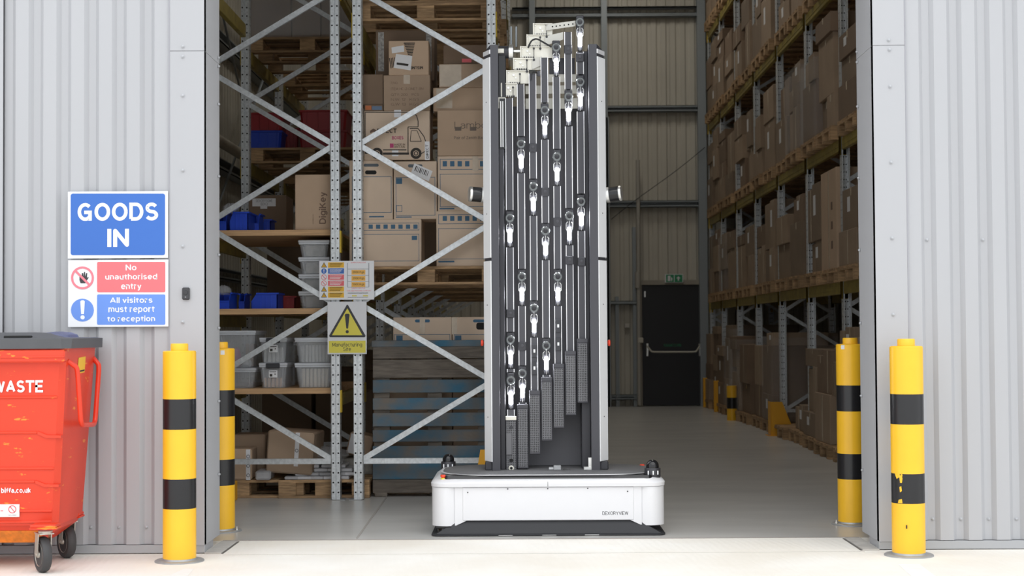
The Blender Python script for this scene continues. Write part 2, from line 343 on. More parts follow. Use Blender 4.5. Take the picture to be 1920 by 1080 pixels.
# perforated sheet (too fine to build singly)
M_perf = mat('perforated_sheet', (.12, .12, .13), .5, .3); nt = M_perf.node_tree
tc = nt.nodes.new('ShaderNodeTexCoord'); vo = nt.nodes.new('ShaderNodeTexVoronoi'); vo.inputs['Scale'].default_value = 85; vo.inputs['Randomness'].default_value = .12
cr = nt.nodes.new('ShaderNodeValToRGB'); cr.color_ramp.elements[0].position = .28; cr.color_ramp.elements[0].color = (.012, .012, .014, 1)
cr.color_ramp.elements[1].position = .38; cr.color_ramp.elements[1].color = (.15, .15, .16, 1)
nt.links.new(tc.outputs['Object'], vo.inputs['Vector']); nt.links.new(vo.outputs['Distance'], cr.inputs[0]); nt.links.new(cr.outputs[0], nt.nodes['Principled BSDF'].inputs['Base Color'])
# fine brushing on the apron
nt = M_apron.node_tree; wv = nt.nodes.new('ShaderNodeTexWave'); wv.inputs['Scale'].default_value = 7; wv.inputs['Distortion'].default_value = 5; wv.inputs['Detail'].default_value = 3
mp = nt.nodes.new('ShaderNodeMapping'); mp.inputs['Rotation'].default_value = (0, 0, math.radians(-18)); mp.inputs['Scale'].default_value = (1, .35, 1)
tc = nt.nodes.new('ShaderNodeTexCoord'); nt.links.new(tc.outputs['Object'], mp.inputs[0]); nt.links.new(mp.outputs[0], wv.inputs['Vector'])
bp = nt.nodes.new('ShaderNodeBump'); bp.inputs['Strength'].default_value = .12; bp.inputs['Distance'].default_value = .01
nt.links.new(wv.outputs['Fac'], bp.inputs['Height']); old = [n for n in nt.nodes if n.type == 'BUMP' and n != bp][0]
nt.links.new(old.outputs[0], bp.inputs['Normal']); nt.links.new(bp.outputs[0], nt.nodes['Principled BSDF'].inputs['Normal'])
# scratched bin paint: orange primer shows through in flakes
nt = M_bred.node_tree; nz = nt.nodes.new('ShaderNodeTexNoise'); nz.inputs['Scale'].default_value = 7; nz.inputs['Detail'].default_value = 8; nz.inputs['Roughness'].default_value = .62
mp = nt.nodes.new('ShaderNodeMapping'); mp.inputs['Scale'].default_value = (1, 1, 3.2); tc = nt.nodes.new('ShaderNodeTexCoord')
nt.links.new(tc.outputs['Object'], mp.inputs[0]); nt.links.new(mp.outputs[0], nz.inputs['Vector'])
cr = nt.nodes.new('ShaderNodeValToRGB'); cr.color_ramp.elements[0].position = .635; cr.color_ramp.elements[1].position = .655
nt.links.new(nz.outputs['Fac'], cr.inputs[0]); mx = nt.nodes.new('ShaderNodeMix'); mx.data_type = 'RGBA'
src = nt.nodes['Principled BSDF'].inputs['Base Color'].links[0].from_socket
nt.links.new(src, mx.inputs['A']); mx.inputs['B'].default_value = (.85, .26, .03, 1); nt.links.new(cr.outputs[0], mx.inputs['Factor']); nt.links.new(mx.outputs['Result'], nt.nodes['Principled BSDF'].inputs['Base Color'])

# ================================================================ SETTING
XL = at(384, 800, 0).x; XR = at(1645, 800, 0).x        # outer corners of the doorway
TH = .55                                              # threshold line
DT = 4.5                                              # doorway head
mb = MB(); mb.box(-14, 14, -14, TH, -.2, 0); ap = mk('floor_yard', mb, M_apron, kind='structure')
mb = MB(); mb.box(-5, 6.5, TH, 17.9, -.2, -.0005); fl = mk('floor', mb, M_floor, kind='structure')
def floorline(name, pts, w, matl, par, h=.002):
    mb = MB()
    for a, b in zip(pts, pts[1:]):
        mb.bar((a[0], a[1], h/2), (b[0], b[1], h/2), w, h, (0, 0, 1))
    return mk(name, mb, matl, par)
a = onz(668, 1011); b = onz(722, 936)
floorline('joint', [(a.x, a.y+.03), (b.x+(b.x-a.x)*1.2, b.y+(b.y-a.y)*1.2)], .012, mat('pale_joint', (.36, .34, .32), .8), fl, .003)
floorline('joint', [(XL, TH), (XR, TH)], .012, mat('threshold_line', (.33, .30, .28), .8), fl, .004)
# apron joints and tide lines
mb = MB()
mb.bar((XL+.12, -.08, .001), (XR-.1, -.08+.01, .001), .006, .002, (0, 0, 1)); mk('joint', mb, mat('faint_joint', (.55, .52, .48), .9), ap)
# kerb strips beside the reveals
for s, x in ((1, XL), (-1, XR)):
    mb = MB(); mb.box(min(x, x+s*.10), max(x, x+s*.10), -.02, .5, 0, .008, .002); mk('kerb_strip', mb, mat('kerb', (.52, .50, .47), .8, var=.2, vscale=12), ap)
    mb = MB(); mb.box(min(x+s*.102, x+s*.112), max(x+s*.102, x+s*.112), -.02, .5, 0, .003); mk('kerb_joint', mb, M_joint, ap)
# painted ground lines
for q in (((345, 1067), (363, 1067), (352, 1080), (316, 1080)), ((1683, 1058), (1724, 1058), (1753, 1080), (1708, 1080))):
    P = [onz(*p) for p in q]; d0 = P[3]-P[0]; d1 = P[2]-P[1]
    k = 6; P = [P[0], P[1], P[1]+d1*k, P[0]+d0*k] if True else P
    mb = MB(); mb.prism([(p.x, p.y) for p in P], 'z', 0, .002); mk('painted_line', mb, M_white, ap)
# ---- trapezoidal cladding
def cladding_profile(x0, x1, pitch=.1667, groove=.066, d=.026, slope=.024, off=0.0):
    pts = []; k = math.floor((x0-off)/pitch)-1
    pts.append((x0, 0)); 
    while True:
        g = off+k*pitch
        for dx, y in ((-groove/2-slope/2, 0), (-groove/2+slope/2, d), (groove/2-slope/2, d), (groove/2+slope/2, 0)):
            x = g+dx
            if x0 < x < x1: pts.append((x, y))
        k += 1
        if g > x1+pitch: break
    if len(pts) > 1:
        pts[0] = (x0, pts[1][1] if pts[1][1] == pts[0][1] or True else 0)
    pts.append((x1, pts[-1][1])); return pts
def clad_sheet(x0, x1, z0, z1, off, par, Y=0.0, sgn=1, matl=None, t=.0015, name='cladding_sheet', pr=None, axis='y', d=.026):
    pr = cladding_profile(x0, x1, off=off, d=d); vs = []; fs = []
    n = len(pr)
    for (x, y) in pr:
        for z in (z0, z1):
            vs.append((x, Y+sgn*y, z) if axis == 'y' else (Y+sgn*y, x, z))
    for i in range(n-1): fs.append((2*i, 2*i+2, 2*i+3, 2*i+1))
    mb = MB(); mb.add(vs, fs); o = mk(name, mb, matl or M_clad, par)
    return o
XLs = at(319, 800, 0).x; XRs = at(1705, 800, 0).x
offL = at(223, 900, 0).x; offR = at(1801, 900, 0).x
ZT = 8.6
mb = MB(); mb.box(-9, XL-.012, .05, .30, 0, ZT); wl = mk('wall_front_left', mb, M_clad, kind='structure')
mb = MB(); mb.box(XR+.012, 10, .05, .30, 0, ZT); wr = mk('wall_front_right', mb, M_clad, kind='structure')
mb = MB(); mb.box(XL-.012, XR+.012, .05, .30, DT, ZT); wt = mk('wall_front_top', mb, M_clad, kind='structure')
x = XLs
while x > -9: clad_sheet(max(-9, x-1), x-.0015, .055, ZT, offL, wl); x -= 1
x = XRs
while x < 10: clad_sheet(x+.0015, min(10, x+1), .055, ZT, offR, wr); x += 1
clad_sheet(XL, XR, DT+.2, ZT, offR, wt)
for wpar, a, b in ((wl, -9, XL), (wr, XR, 10)):     # drip flashing along the foot
    mb = MB(); mb.box(a, b, -.006, .05, .004, .052, .002); mk('base_flashing', mb, mat('flashing_grey', (.38, .39, .405), .45), wpar)
# corner flashings with the two-step reveal
RV = .46
def flashing(xo, xs, s, par):
    zj = at(352, 96, 0).z
    for z0, z1 in ((.05, zj-.001), (zj+.001, DT+.2)):
        mb = MB()
        mb.box(min(xs, xo), max(xs, xo), -.010, .04, z0, z1, .001); mk('corner_flashing', mb, M_clad, par)
        mb = MB()
        mb.box(xo-.04*s*1.0, xo, -.008, RV*.45, z0, z1, .001)
        mb.box(xo-.04*s, xo-.003*s, RV*.46, RV, z0, z1, .001); mk('reveal_flashing', mb, M_clad, par)
    mb = MB(); mb.box(min(xs, xs-.007*s), max(xs, xs-.007*s), -.011, .02, .05, DT+.2); mk('flashing_seam', mb, mat('seam_grey', (.33, .33, .36), .5) , par)  # thin darker grey strip along the edge of the flashing
flashing(XL, XLs, 1, wl); flashing(XR, XRs, -1, wr)
mb = MB(); mb.box(XL, XR, -.008, RV, DT-.02, DT); mk('head_flashing', mb, M_clad, wt)
SCR = MB(); SCR.lathe([(.011, 0), (.011, .003), (.007, .004), (.0065, .010), (.003, .012)], ax=(0, -1, 0), n=10)
SME = None
def screw(x, y, z, par, ax='y'):
    global SME
    if SME is None:
        o = mk('screw', SCR, mat('screw_head', (.42, .43, .45), .4, .3), None, True); SME = o.data; COL.objects.unlink(o)
    o = bpy.data.objects.new('screw', SME); COL.objects.link(o); o.parent = par; o.location = (x, y, z)
    if ax == 'x+': o.rotation_euler = (0, 0, PI/2)
    if ax == 'x-': o.rotation_euler = (0, 0, -PI/2)
for py in (88, 107, 180, 320, 462, 604, 745, 890): p = at(343.5, py, 0); screw(p.x, -.010, p.z, wl)
for px, py in ((1665.5, 76), (1667, 94), (1668, 163), (1670, 305), (1672, 447), (1674, 590), (1676, 735), (1677, 880)): p = at(px, py, 0); screw(p.x, -.010, p.z, wr)
for px in (171, 223.5, 275, 119, 67): p = at(px, 988.5, .03); screw(p.x, .026, p.z, wl)
for px in (1748.5, 1801, 1853.5, 1905): p = at(px, 973, .03); screw(p.x, .026, p.z, wr)
for px, py in ((1740, 450), (1845, 450), (1691.5, 450)): p = at(px, py, .03); screw(at(px, 450, 0).x, .026, p.z, wr) if px > 1700 else None
for px, py in ((407, 109), (408, 125), (408, 196), (409, 331), (409.5, 478), (410, 615), (410, 752), (410, 889)): p = at(px, py, RV-.04); screw(XL, RV-.05, p.z, wl, 'x+')
for px, py in ((1602, 98), (1603, 117), (1604, 200), (1605, 334), (1608, 469), (1610, 606), (1612, 742), (1613, 881)): p = at(px, py, RV-.04); screw(XR, RV-.05, p.z, wr, 'x-')
# ---- the hall
XWL, XWR, YB, ZC = -3.45, 5.4, 17.6, 8.6
mb = MB(); mb.box(XWL-.2, XWR+.2, YB+.06, YB+.25, 0, ZC); wb = mk('wall_back', mb, M_liner, kind='structure')
x = XWL
while x < XWR: clad_sheet(x, min(x+1, XWR)-.002, 0, ZC, .02, wb, YB, 1, M_liner, name='liner_sheet', d=.02); x += 1
mb = MB(); mb.box(XWL-.2, XWL-.05, .30, YB+.06, 0, ZC); wle = mk('wall_left', mb, M_liner, kind='structure')
y = .3
while y < YB: clad_sheet(y, min(y+1, YB)-.002, 0, ZC, .02, wle, XWL, -1, M_liner, name='liner_sheet', axis='x', d=.03); y += 1
mb = MB(); mb.box(XWR+.05, XWR+.2, .30, YB+.06, 0, ZC); wri = mk('wall_right', mb, M_liner, kind='structure')
mb = MB(); mb.box(-9, 10, 0, YB+.3, ZC, ZC+.15); mk('ceiling', mb, mat('roof_liner', (.45, .44, .40), .7), kind='structure')
# girts on the back wall: C sections with lips
def girt(a, b, z, h=.12, d=.14, par=wb):
    mb = MB(); y1 = YB; y0 = YB-d
    mb.box(a, b, y0, y1, z+h-.01, z+h); mb.box(a, b, y0, y1, z, z+.01); mb.box(a, b, y1-.012, y1, z, z+h); mb.box(a, b, y0, y0+.008, z, z+.03); mb.box(a, b, y0, y0+.008, z+h-.03, z+h)
    mk('girt', mb, M_girt, par)
for py0, py1, xa, xb in ((11, 17, 960, 1312), (23, 33, 960, 1312), (197, 210, 1135, 1319), (375, 389, 1135, 1322), (564, 571, 1135, 1196), (740, 750, 1135, 1196)):
    a = at(xa, py1, YB-.14); b = at(xb, py0, YB-.14); girt(a.x, b.x, a.z, b.z-a.z)
for px, w, z1 in ((1135, .10, ZC), (1317, .14, ZC), (1140, .05, 5), (1000, .1, ZC)):
    p = at(px, 400, YB-.1); mb = MB(); mb.box(p.x-w/2, p.x+w/2, YB-.2, YB, 0, z1); mk('wall_post', mb, M_girt, wb)
for px in (1158, 1191): p = at(px, 700, YB-.1); mb = MB(); mb.box(p.x-.03, p.x+.03, YB-.12, YB, 0, 3.1 if px > 1180 else 1.9); mk('wall_post', mb, M_girt, wb)
mb = MB(); mb.cyl(at(1196, 300, YB-.2), at(1199, 760, YB-.2), .035); mb.cyl(at(1196, 510, YB-.2), at(1196, 540, YB-.2), .05); mk('conduit', mb, mat('conduit_grey', (.42, .40, .36), .5), wb, True)
for z in (1.9, 3.1, 4.5, 6.0):
    mb = MB(); mb.box(XWL, XWL+.14, .4, YB-.2, z, z+.012); mb.box(XWL, XWL+.14, .4, YB-.2, z+.11, z+.122); mb.box(XWL+.13, XWL+.14, .4, YB-.2, z, z+.03); mk('girt', mb, M_girt, wle)
p0 = at(412, 190, 4.2); mb = MB(); mb.cyl((XWL+.25, 2.0, p0.z), (XWL+.25, YB-.3, p0.z), .06, n=16); mk('service_pipe', mb, mat('pipe_cream', (.55, .50, .42), .5), wle, True)
# wire bracing on the left wall
for a, b in (((1.6, 2.2), (6.5, 5.4)), ((1.6, 5.4), (6.5, 2.2)), ((1.6, 2.4), (6.5, .2)), ((6.5, 2.2), (11.5, 5.4)), ((6.5, 5.4), (11.5, 2.2))):
    mb = MB(); mb.cyl((XWL+.18, a[0], a[1]), (XWL+.18, b[0], b[1]), .014, n=8); mk('brace_rod', mb, M_girt, wle)
# sagging cable on the back wall
mb = MB(); mb.tube([at(1322+i*-16, 276+i*12.4+2*math.sin(i/6*PI), YB-.25) for i in range(12)], .006, 6); mk('cable', mb, M_dgrey, wb)
# ---- fire door
dr = rc(1204, 534, 1317, 763, YB-.06)
mb = MB(); mb.box(dr[0]-.07, dr[0], YB-.10, YB, 0, dr[3]+.08); mb.box(dr[1], dr[1]+.07, YB-.10, YB, 0, dr[3]+.08); mb.box(dr[0], dr[1], YB-.10, YB, dr[3], dr[3]+.08)
d1 = mk('door_1', mb, mat('door_frame_cream', (.36, .33, .28), .6), kind='structure')
mb = MB(); mb.box(dr[0]+.005, dr[1]-.005, YB-.06, YB-.01, .012, dr[3]-.005, .004); leaf = mk('door_leaf', mb, M_door, d1)
mb = MB(); P = [at(x, y, YB-.15) for x, y in ((1213, 648), (1222, 660), (1305, 660), (1313, 647))]
mb.tube(smooth_path(P, 4, .12), .016); mk('push_bar', mb, mat('bar_cream', (.62, .60, .52), .4), leaf, True)
for px in (1214, 1313): mb = MB(); platepx(mb, px-2.5, 644, px+2.5, 668, YB-.15, .09, .01); mk('bar_mount', mb, M_alu, leaf)
mb = MB(); platepx(mb, 1208, 546, 1210.5, 557, YB-.08, .02); mk('hinge', mb, M_alu, leaf)
textpx('PUSH BAR TO OPEN', 1245, 645, 1277, 650, YB-.068, M_green, leaf, .01)
es = rc(1247, 514, 1281, 530, YB-.16)
sg = root('exit_sign', ((es[0]+es[1])/2, YB-.14, es[2]), 'green emergency exit sign fixed above the black fire door', 'sign')
mb = MB(); mb.box(es[0], es[1], YB-.15, YB-.1, es[2], es[3], .004); mk('housing', mb, M_wsign, sg)
mb = MB(); platepx(mb, 1249, 515, 1263.5, 529, YB-.154, .004); platepx(mb, 1265, 515, 1279.5, 529, YB-.154, .004); mk('green_field', mb, M_green, sg)
mb = MB(); polypx(mb, [(1272, 518), (1276, 522), (1273.3, 522), (1273.3, 526), (1270.7, 526), (1270.7, 522), (1268, 522)], YB-.157); polypx(mb, [(1252, 517), (1257, 517), (1257, 527), (1252, 527)], YB-.157); polypx(mb, [(1258, 519), (1261, 522), (1260, 527), (1258.5, 527)], YB-.157); mk('pictogram', mb, M_wsign, sg)
bx = rc(1171, 607, 1181, 615, YB-.1); mb = MB(); mb.box(bx[0], bx[1], YB-.14, YB-.02, bx[2], bx[3], .01); tag(mk('junction_box', mb, mat('box_grey', (.5, .48, .44), .5), loc=((bx[0]+bx[1])/2, YB-.08, bx[2])), 'small grey junction box on the back wall left of the fire door', 'junction box')
bx = rc(1196, 633, 1206, 643, YB-.2); mb = MB(); mb.box(bx[0], bx[1], YB-.25, YB-.12, bx[2], bx[3], .01); tag(mk('call_point', mb, mat('point_cream', (.6, .57, .5), .5), loc=((bx[0]+bx[1])/2, YB-.2, bx[2])), 'small cream call point box beside the fire door at handle height', 'call point')

# ================================================================ FACADE SIGNS
def board(name, x0, y0, x1, y1, Y, label, matl=M_wsign, t=.004):
    a = rc(x0, y0, x1, y1, Y); o = root(name, ((a[0]+a[1])/2, Y, a[2]), label, 'sign')
    mb = MB(); mb.box(a[0], a[1], Y, Y+t, a[2], a[3], .001); mk('backing_board', mb, matl, o); return o
def rrect(mb, x0, y0, x1, y1, Y, r=4, t=.0008):
    pts = []
    for cx, cy, a0 in ((x1-r, y0+r, -90), (x1-r, y1-r, 0), (x0+r, y1-r, 90), (x0+r, y0+r, 180)):
        for k in range(4): a = math.radians(a0+k*30); pts.append((cx+r*math.cos(a), cy+r*math.sin(a)))
    polypx(mb, pts, Y, t)
def disc(mb, cx, cy, r, Y, t=.0008, n=28): polypx(mb, [(cx+r*math.cos(2*PI*i/n), cy+r*math.sin(2*PI*i/n)) for i in range(n)], Y, t)
def ring(mb, cx, cy, r, r2, Y, n=28):
    for i in range(n):
        a, b = 2*PI*i/n, 2*PI*(i+1)/n
        polypx(mb, [(cx+r*math.cos(a), cy+r*math.sin(a)), (cx+r*math.cos(b), cy+r*math.sin(b)), (cx+r2*math.cos(b), cy+r2*math.sin(b)), (cx+r2*math.cos(a), cy+r2*math.sin(a))], Y)
YS = -.022
s1 = board('goods_sign', 126.5, 358.5, 315.5, 484.5, YS, 'large white and blue board on the grey cladding reading GOODS IN')
mb = MB(); rrect(mb, 132.5, 363, 309.5, 478.5, YS-.001); mk('blue_panel', mb, M_blue, s1)
textpx('GOODS', 145, 380, 297, 414, YS-.0018, M_wsign, s1, .035); textpx('IN', 201, 429, 242, 463, YS-.0018, M_wsign, s1, .035)
s2 = board('entry_sign', 127, 487, 316, 613, YS, 'white board below the goods sign with red entry and blue visitor notices')
mb = MB(); rrect(mb, 182, 491, 310, 548, YS-.001, 2.5); mk('red_panel', mb, mat('faded_red', (.82, .16, .18), .4), s2)
mb = MB(); rrect(mb, 182, 552, 310, 609, YS-.001, 2.5); mk('blue_panel', mb, M_blue2, s2)
for t, x0, y0, x1, y1 in (('No', 235.5, 496, 256, 507), ('unauthorised', 197, 513, 295, 524), ('entry', 227, 532, 265, 545)): textpx(t, x0, y0, x1, y1, YS-.0018, M_wsign, s2, .025)
for t, x0, y0, x1, y1 in (('All visitors', 206, 557, 286, 568), ('must report', 203, 575, 290, 588), ('to reception', 201, 592, 291, 605)): textpx(t, x0, y0, x1, y1, YS-.0018, M_wsign, s2, .025)
mb = MB(); ring(mb, 154.5, 521, 21.5, 17.5, YS-.0024)
d = 12.4; polypx(mb, [(154.5-d-1.5, 521-d+1.5), (154.5-d+1.5, 521-d-1.5), (154.5+d+1.5, 521+d-1.5), (154.5+d-1.5, 521+d+1.5)], YS-.0026); mk('prohibition_ring', mb, mat('faded_ring', (.78, .2, .25), .4), s2)
mb = MB(); polypx(mb, [(149, 517), (151, 515), (153, 520), (153.5, 512), (156, 512), (156.5, 519), (157.5, 510), (159.5, 510), (159.7, 519), (161.5, 512), (163.5, 512), (163, 521), (165.5, 519), (166, 521), (162, 527), (160, 531), (151, 531), (149, 525)], YS-.0014); mk('hand_pictogram', mb, M_dgrey, s2)
mb = MB(); disc(mb, 154.5, 581.5, 21.5, YS-.001); mk('mandatory_disc', mb, M_blue2, s2)
mb = MB(); polypx(mb, [(150.5, 565), (153, 563), (156.5, 563), (159, 565), (157.5, 589), (152, 589)], YS-.0018); disc(mb, 154.8, 595, 4, YS-.0018); mk('exclamation_mark', mb, M_wsign, s2)
# doorbell
a = rc(341, 539, 355, 562, -.03); db = root('door_bell', ((a[0]+a[1])/2, -.02, a[2]), 'small dark grey doorbell on the corner flashing right of the signs', 'doorbell')
mb = MB(); mb.box(a[0], a[1], -.030, -.0101, a[2], a[3], .006); mk('housing', mb, M_bell, db)
c = at(348, 548.5, -.03); mb = MB(); mb.cyl((c.x, -.0305, c.z), (c.x, -.034, c.z), .013, .012, 18); mk('button', mb, M_dgrey, db, True)
c = at(348, 557, -.03); mb = MB(); mb.cyl((c.x, -.0305, c.z), (c.x, -.032, c.z), .004, .004, 10); mk('indicator', mb, mat('indicator_grey', (.25, .25, .27), .3), db, True)

# ================================================================ BOLLARDS
def bollard_proto():
    r = .0945; o = root('safety_bollard', (0, 0, 0), 'x', 'bollard')
    zs = [(.012, .305), (.475, .757), (.93, 1.205)]
    for k, (z0, z1) in enumerate(zs):
        mb = MB(); pr = [(r, z0), (r, z1)]
        if k == 2: pr = [(r, z0), (r, z1-.006), (r-.006, z1), (.050, z1+.002), (.050, z1+.036), (.046, z1+.042)]
        mb.lathe(pr, n=36); mk('yellow_sleeve', mb, M_yel, o, True)
    for z0, z1 in ((.305, .475), (.757, .93)): mb = MB(); mb.lathe([(r-.0002, z0), (r-.0002, z1)], n=36); mk('black_band', mb, M_blk, o, True)
    mb = MB(); mb.lathe([(.140, 0), (.140, .006), (.134, .010), (.10, .011), (.097, .02), (.09, .022)], n=36); mk('base_plate', mb, M_steelpl, o, True)
    return o
bp0 = bollard_proto()
def yb(px, py, dy): p = onz(px, py); return Vector((p.x, p.y+dy, 0))
B1 = yb(329.5, 1057, .095); B4 = yb(1712, 1046, .095); B2 = yb(408, 999, .095); B3 = yb(1604, 986, .095)
bp0.location = B1; bp0['label'] = 'yellow and black bollard outside, between the red bin and the doorway'
b2 = dup(bp0, B2, label='yellow and black bollard just inside the left side of the doorway')
b3 = dup(bp0, B3, label='yellow and black bollard just inside the right side of the doorway')
b4 = dup(bp0, B4, label='yellow and black bollard outside right with peeled lower band')
for b, px, py in ((b2, 424, 661), (b3, 1584, 651)):
    ang = -PI/2 + (.35 if b is b2 else -.75); c = at(px, py, b.location.y-.09); mb = MB()
    for k in range(5):
        a0 = ang-.14+k*.056*1.0; a1 = a0+.056; r = .0952
        mb.add([(b.location.x+r*math.cos(a0), b.location.y+r*math.sin(a0), c.z-.014), (b.location.x+r*math.cos(a1), b.location.y+r*math.sin(a1), c.z-.014), (b.location.x+r*math.cos(a1), b.location.y+r*math.sin(a1), c.z+.014), (b.location.x+r*math.cos(a0), b.location.y+r*math.sin(a0), c.z+.014)], [(0, 1, 2, 3)])
    mk('paper_sticker', mb, M_label, b)
def chip(b, pts):
    mb = MB(); r = .0953; vs = []
    for px, py in pts:
        p = at(px, py, b.location.y-.09); dx = max(-.99, min(.99, (p.x-b.location.x)/r)); vs.append((b.location.x+r*dx, b.location.y-r*math.sqrt(1-dx*dx), p.z))
    mb.add(vs, [tuple(range(len(vs)))]); mk('peeled_patch', mb, M_yel, b)
for pts in (((1681, 886), (1685, 887), (1693, 890), (1692, 898), (1687, 896), (1684, 899), (1682, 892)), ((1688, 897), (1693, 896), (1692, 906), (1689, 906)), ((1688, 914), (1691, 912), (1692, 921), (1689, 924)), ((1687, 938), (1692, 936), (1693, 944), (1686, 944))): chip(b4, pts)
mb = MB(); p = at(1700, 988, b4.location.y-.094); mb.box(p.x-.003, p.x+.003, p.y-.0015, p.y+.004, p.z-.01, p.z+.01); mk('scuff_mark', mb, M_ink, b4)
for dx, dy in ((-.115, -.04), (.115, -.04)):   # anchor bolts of the inner bollards
    for b in (b2, b3): mb = MB(); mb.lathe([(.009, .008), (.009, .02), (.005, .022), (.005, .034)], (b.location.x+dx, b.location.y+dy, 0), n=8); mk('anchor_bolt', mb, M_alu, b, True)

# ================================================================ WASTE BIN
YF, YK = -.72, -.10
bn = root('waste_bin', (-3.15, (YF+YK)/2, 0), 'red four-wheeled waste container with dark lid against the cladding', 'bin')
zt = at(60, 652, YF).z; zl = at(100, 985, YF+.08).z
xt = at(121, 700, YF).x+.004; xb = at(107, 985, YF+.08).x; LX = 1.27
def ringz(z, x0, x1, y0, y1, c=.03):
    return [(x0+c, y0, z), (x1-c, y0, z), (x1, y0+c, z), (x1, y1-c, z), (x1-c, y1, z), (x0+c, y1, z), (x0, y1-c, z), (x0, y0+c, z)]
def hull(mb, rings, top=True, bot=True):
    vs = sum(rings, []); n = 8; fs = []
    for j in range(len(rings)-1):
        for i in range(n): fs.append((j*n+i, j*n+(i+1) % n, (j+1)*n+(i+1) % n, (j+1)*n+i))
    if bot: fs.append(tuple(range(n))[::-1])
    if top: fs.append(tuple(range((len(rings)-1)*n, len(rings)*n)))
    mb.add(vs, fs)
mb = MB()
hull(mb, [ringz(zl, xt-LX+.08, xb, YF+.08, YK-.03), ringz(zt, xt-LX, xt, YF, YK)])
hull(mb, [ringz(zl-.105, xt-LX+.22, xb-.11, YF+.17, YK-.16), ringz(zl-.03, xt-LX+.12, xb-.02, YF+.11, YK-.06), ringz(zl, xt-LX+.1, xb-.005, YF+.10, YK-.04)])
body = mk('body', mb, M_bred, bn)
def fy(z): return YF+.08*(zt-z)/(zt-zl)
def fx(z): return xb+(xt-xb)*(z-zl)/(zt-zl)
mb = MB(); a = at(60, 660, YF-.03); b = at(60, 680, YF-.03); mb.box(xt-LX+.02, at(122, 670, YF-.03).x, YF-.04, YF+.01, b.z, a.z+.01, .008); mb.box(xt-LX+.02, at(122, 670, YF-.03).x, YF-.046, YF-.035, (a.z+b.z)/2-.004, (a.z+b.z)/2+.006, .003); mk('comb_rail', mb, M_bred, bn)
for py in (745, 812, 880, 905, 961, 982):
    z = at(60, py, YF).z; x1 = fx(z)-.03-(.10 if py in (812, 905) else 0); mb = MB(); mb.box(xt-LX+.06, x1, fy(z)-.009, fy(z)+.03, z-.008, z+.008, .005)
    if py in (812, 905):
        mb.prism([(x1, z+.008), (x1, z-.008), (x1+.05, z-.03), (x1+.13, z-.03), (x1+.13, z-.016), (x1+.055, z-.014)], 'y', fy(z)-.008, fy(z)+.03)
    mk('pressed_ridge', mb, M_bred, body)
# worn orange underside
mb = MB(); z = zl; hull(mb, [ringz(zl-.1055, xt-LX+.5, xb-.13, YF+.168, YK-.2), ringz(zl-.032, xt-LX+.5, xb-.028, YF+.108, YK-.1)]); mk('worn_underside', mb, M_borange, bn)
text('WASTE', at(33.5, 724.5, fy(at(30, 724, YF).z)-.004), 95*sc(YF), 23*sc(YF), M_wsign, body, .04)
text('at biffa.co.uk', at(23, 919.5, fy(at(30, 919, YF).z)-.006), 70*sc(YF), 10*sc(YF), M_wsign, body, .03)
z = at(18, 957, YF).z; Yp = fy(z)-.012
st = MB(); platepx(st, 0.5-60, 946, 36, 969.5, Yp, .012); stk = mk('white_sticker', st, M_label, body)
mb = MB(); ring(mb, 23, 955, 7.5, 6, Yp-.001, 18); polypx(mb, [(18, 950), (19, 949), (28, 960), (27, 961)], Yp-.001); platepx(mb, -8, 956, -2, 960, Yp-.001, .0005); platepx(mb, 1, 957, 6, 958.5, Yp-.001, .0005); mk('prohibition_mark', mb, M_red, stk)
text('NO FIRE', at(23, 966, Yp-.001), 16*sc(YF), 2*sc(YF), M_dgrey, stk)
# side sticker
def side(x, y, Y, off=.003):
    p = at(x, y, Y); return (fx(p.z)+off, Y, p.z)
q = [at(144, 671, -.46), at(165, 668, -.32), at(164.5, 698, -.32), at(149, 701, -.46)]
mb = MB(); vs = [(fx(p.z)+.002, p.y, p.z) for p in q]; mb.add(vs+[(v[0]-.002, v[1], v[2]) for v in vs], [(3, 2, 1, 0), (4, 5, 6, 7), (0, 1, 5, 4), (2, 3, 7, 6)]); sy = mk('yellow_sticker', mb, mat('sticker_yellow', (.85, .5, .03), .5), body)
mb = MB(); mb.add([(vs[3][0]+.001, vs[3][1]+.005, vs[3][2]+.008), (vs[2][0]+.001, vs[2][1]-.005, vs[2][2]+.008), (vs[2][0]+.0013, vs[2][1]-.005, vs[2][2]+.024), (vs[3][0]+.0013, vs[3][1]+.005, vs[3][2]+.024)], [(0, 1, 2, 3)]); mk('sticker_print', mb, M_ink, sy)
hp = [at(128, 677, -.64), at(145, 690, -.62), at(152, 797, -.60), at(178, 796, -.17), at(186, 685, -.15), at(172, 671, -.14)]
hp[0].x = xt-.01; hp[-1].x = xt-.01
mb = MB(); mb.tube(smooth_path(hp, 5, .16), .014, 10); mk('side_handle', mb, mat('handle_red', (.80, .05, .018), .35), bn, True)
# lid
zl0 = zt-.005; xl = at(128, 640, YF-.03).x
mb = MB(); hull(mb, [ringz(zl0, xt-LX-.03, xl+.005, YF-.035, YK+.05, .04), ringz(zl0+.055, xt-LX-.03, xl+.01, YF-.035, YK+.05, .05), ringz(zl0+.060, xt-LX, xl-.02, YF-.01, YK+.02, .06)])
lid = mk('lid', mb, M_blid, bn)
mb = MB(); hull(mb, [ringz(zl0+.058, xt-LX+.05, xl-.10, YF+.03, YK-.02, .08), ringz(zl0+.085, xt-LX+.12, xl-.20, YF+.14, YK-.10, .1), ringz(zl0+.09, xt-LX+.3, xl-.3, YF+.25, YK-.16, .1)]); mk('lid_crown', mb, M_blid, lid)
a = rc(7, 621.5, 55, 628, YF+.0); mb = MB(); mb.box(a[0], a[1], YF-.005, YF+.06, zl0+.058, zl0+.072, .004); mk('grip_recess', mb, M_hole, lid)
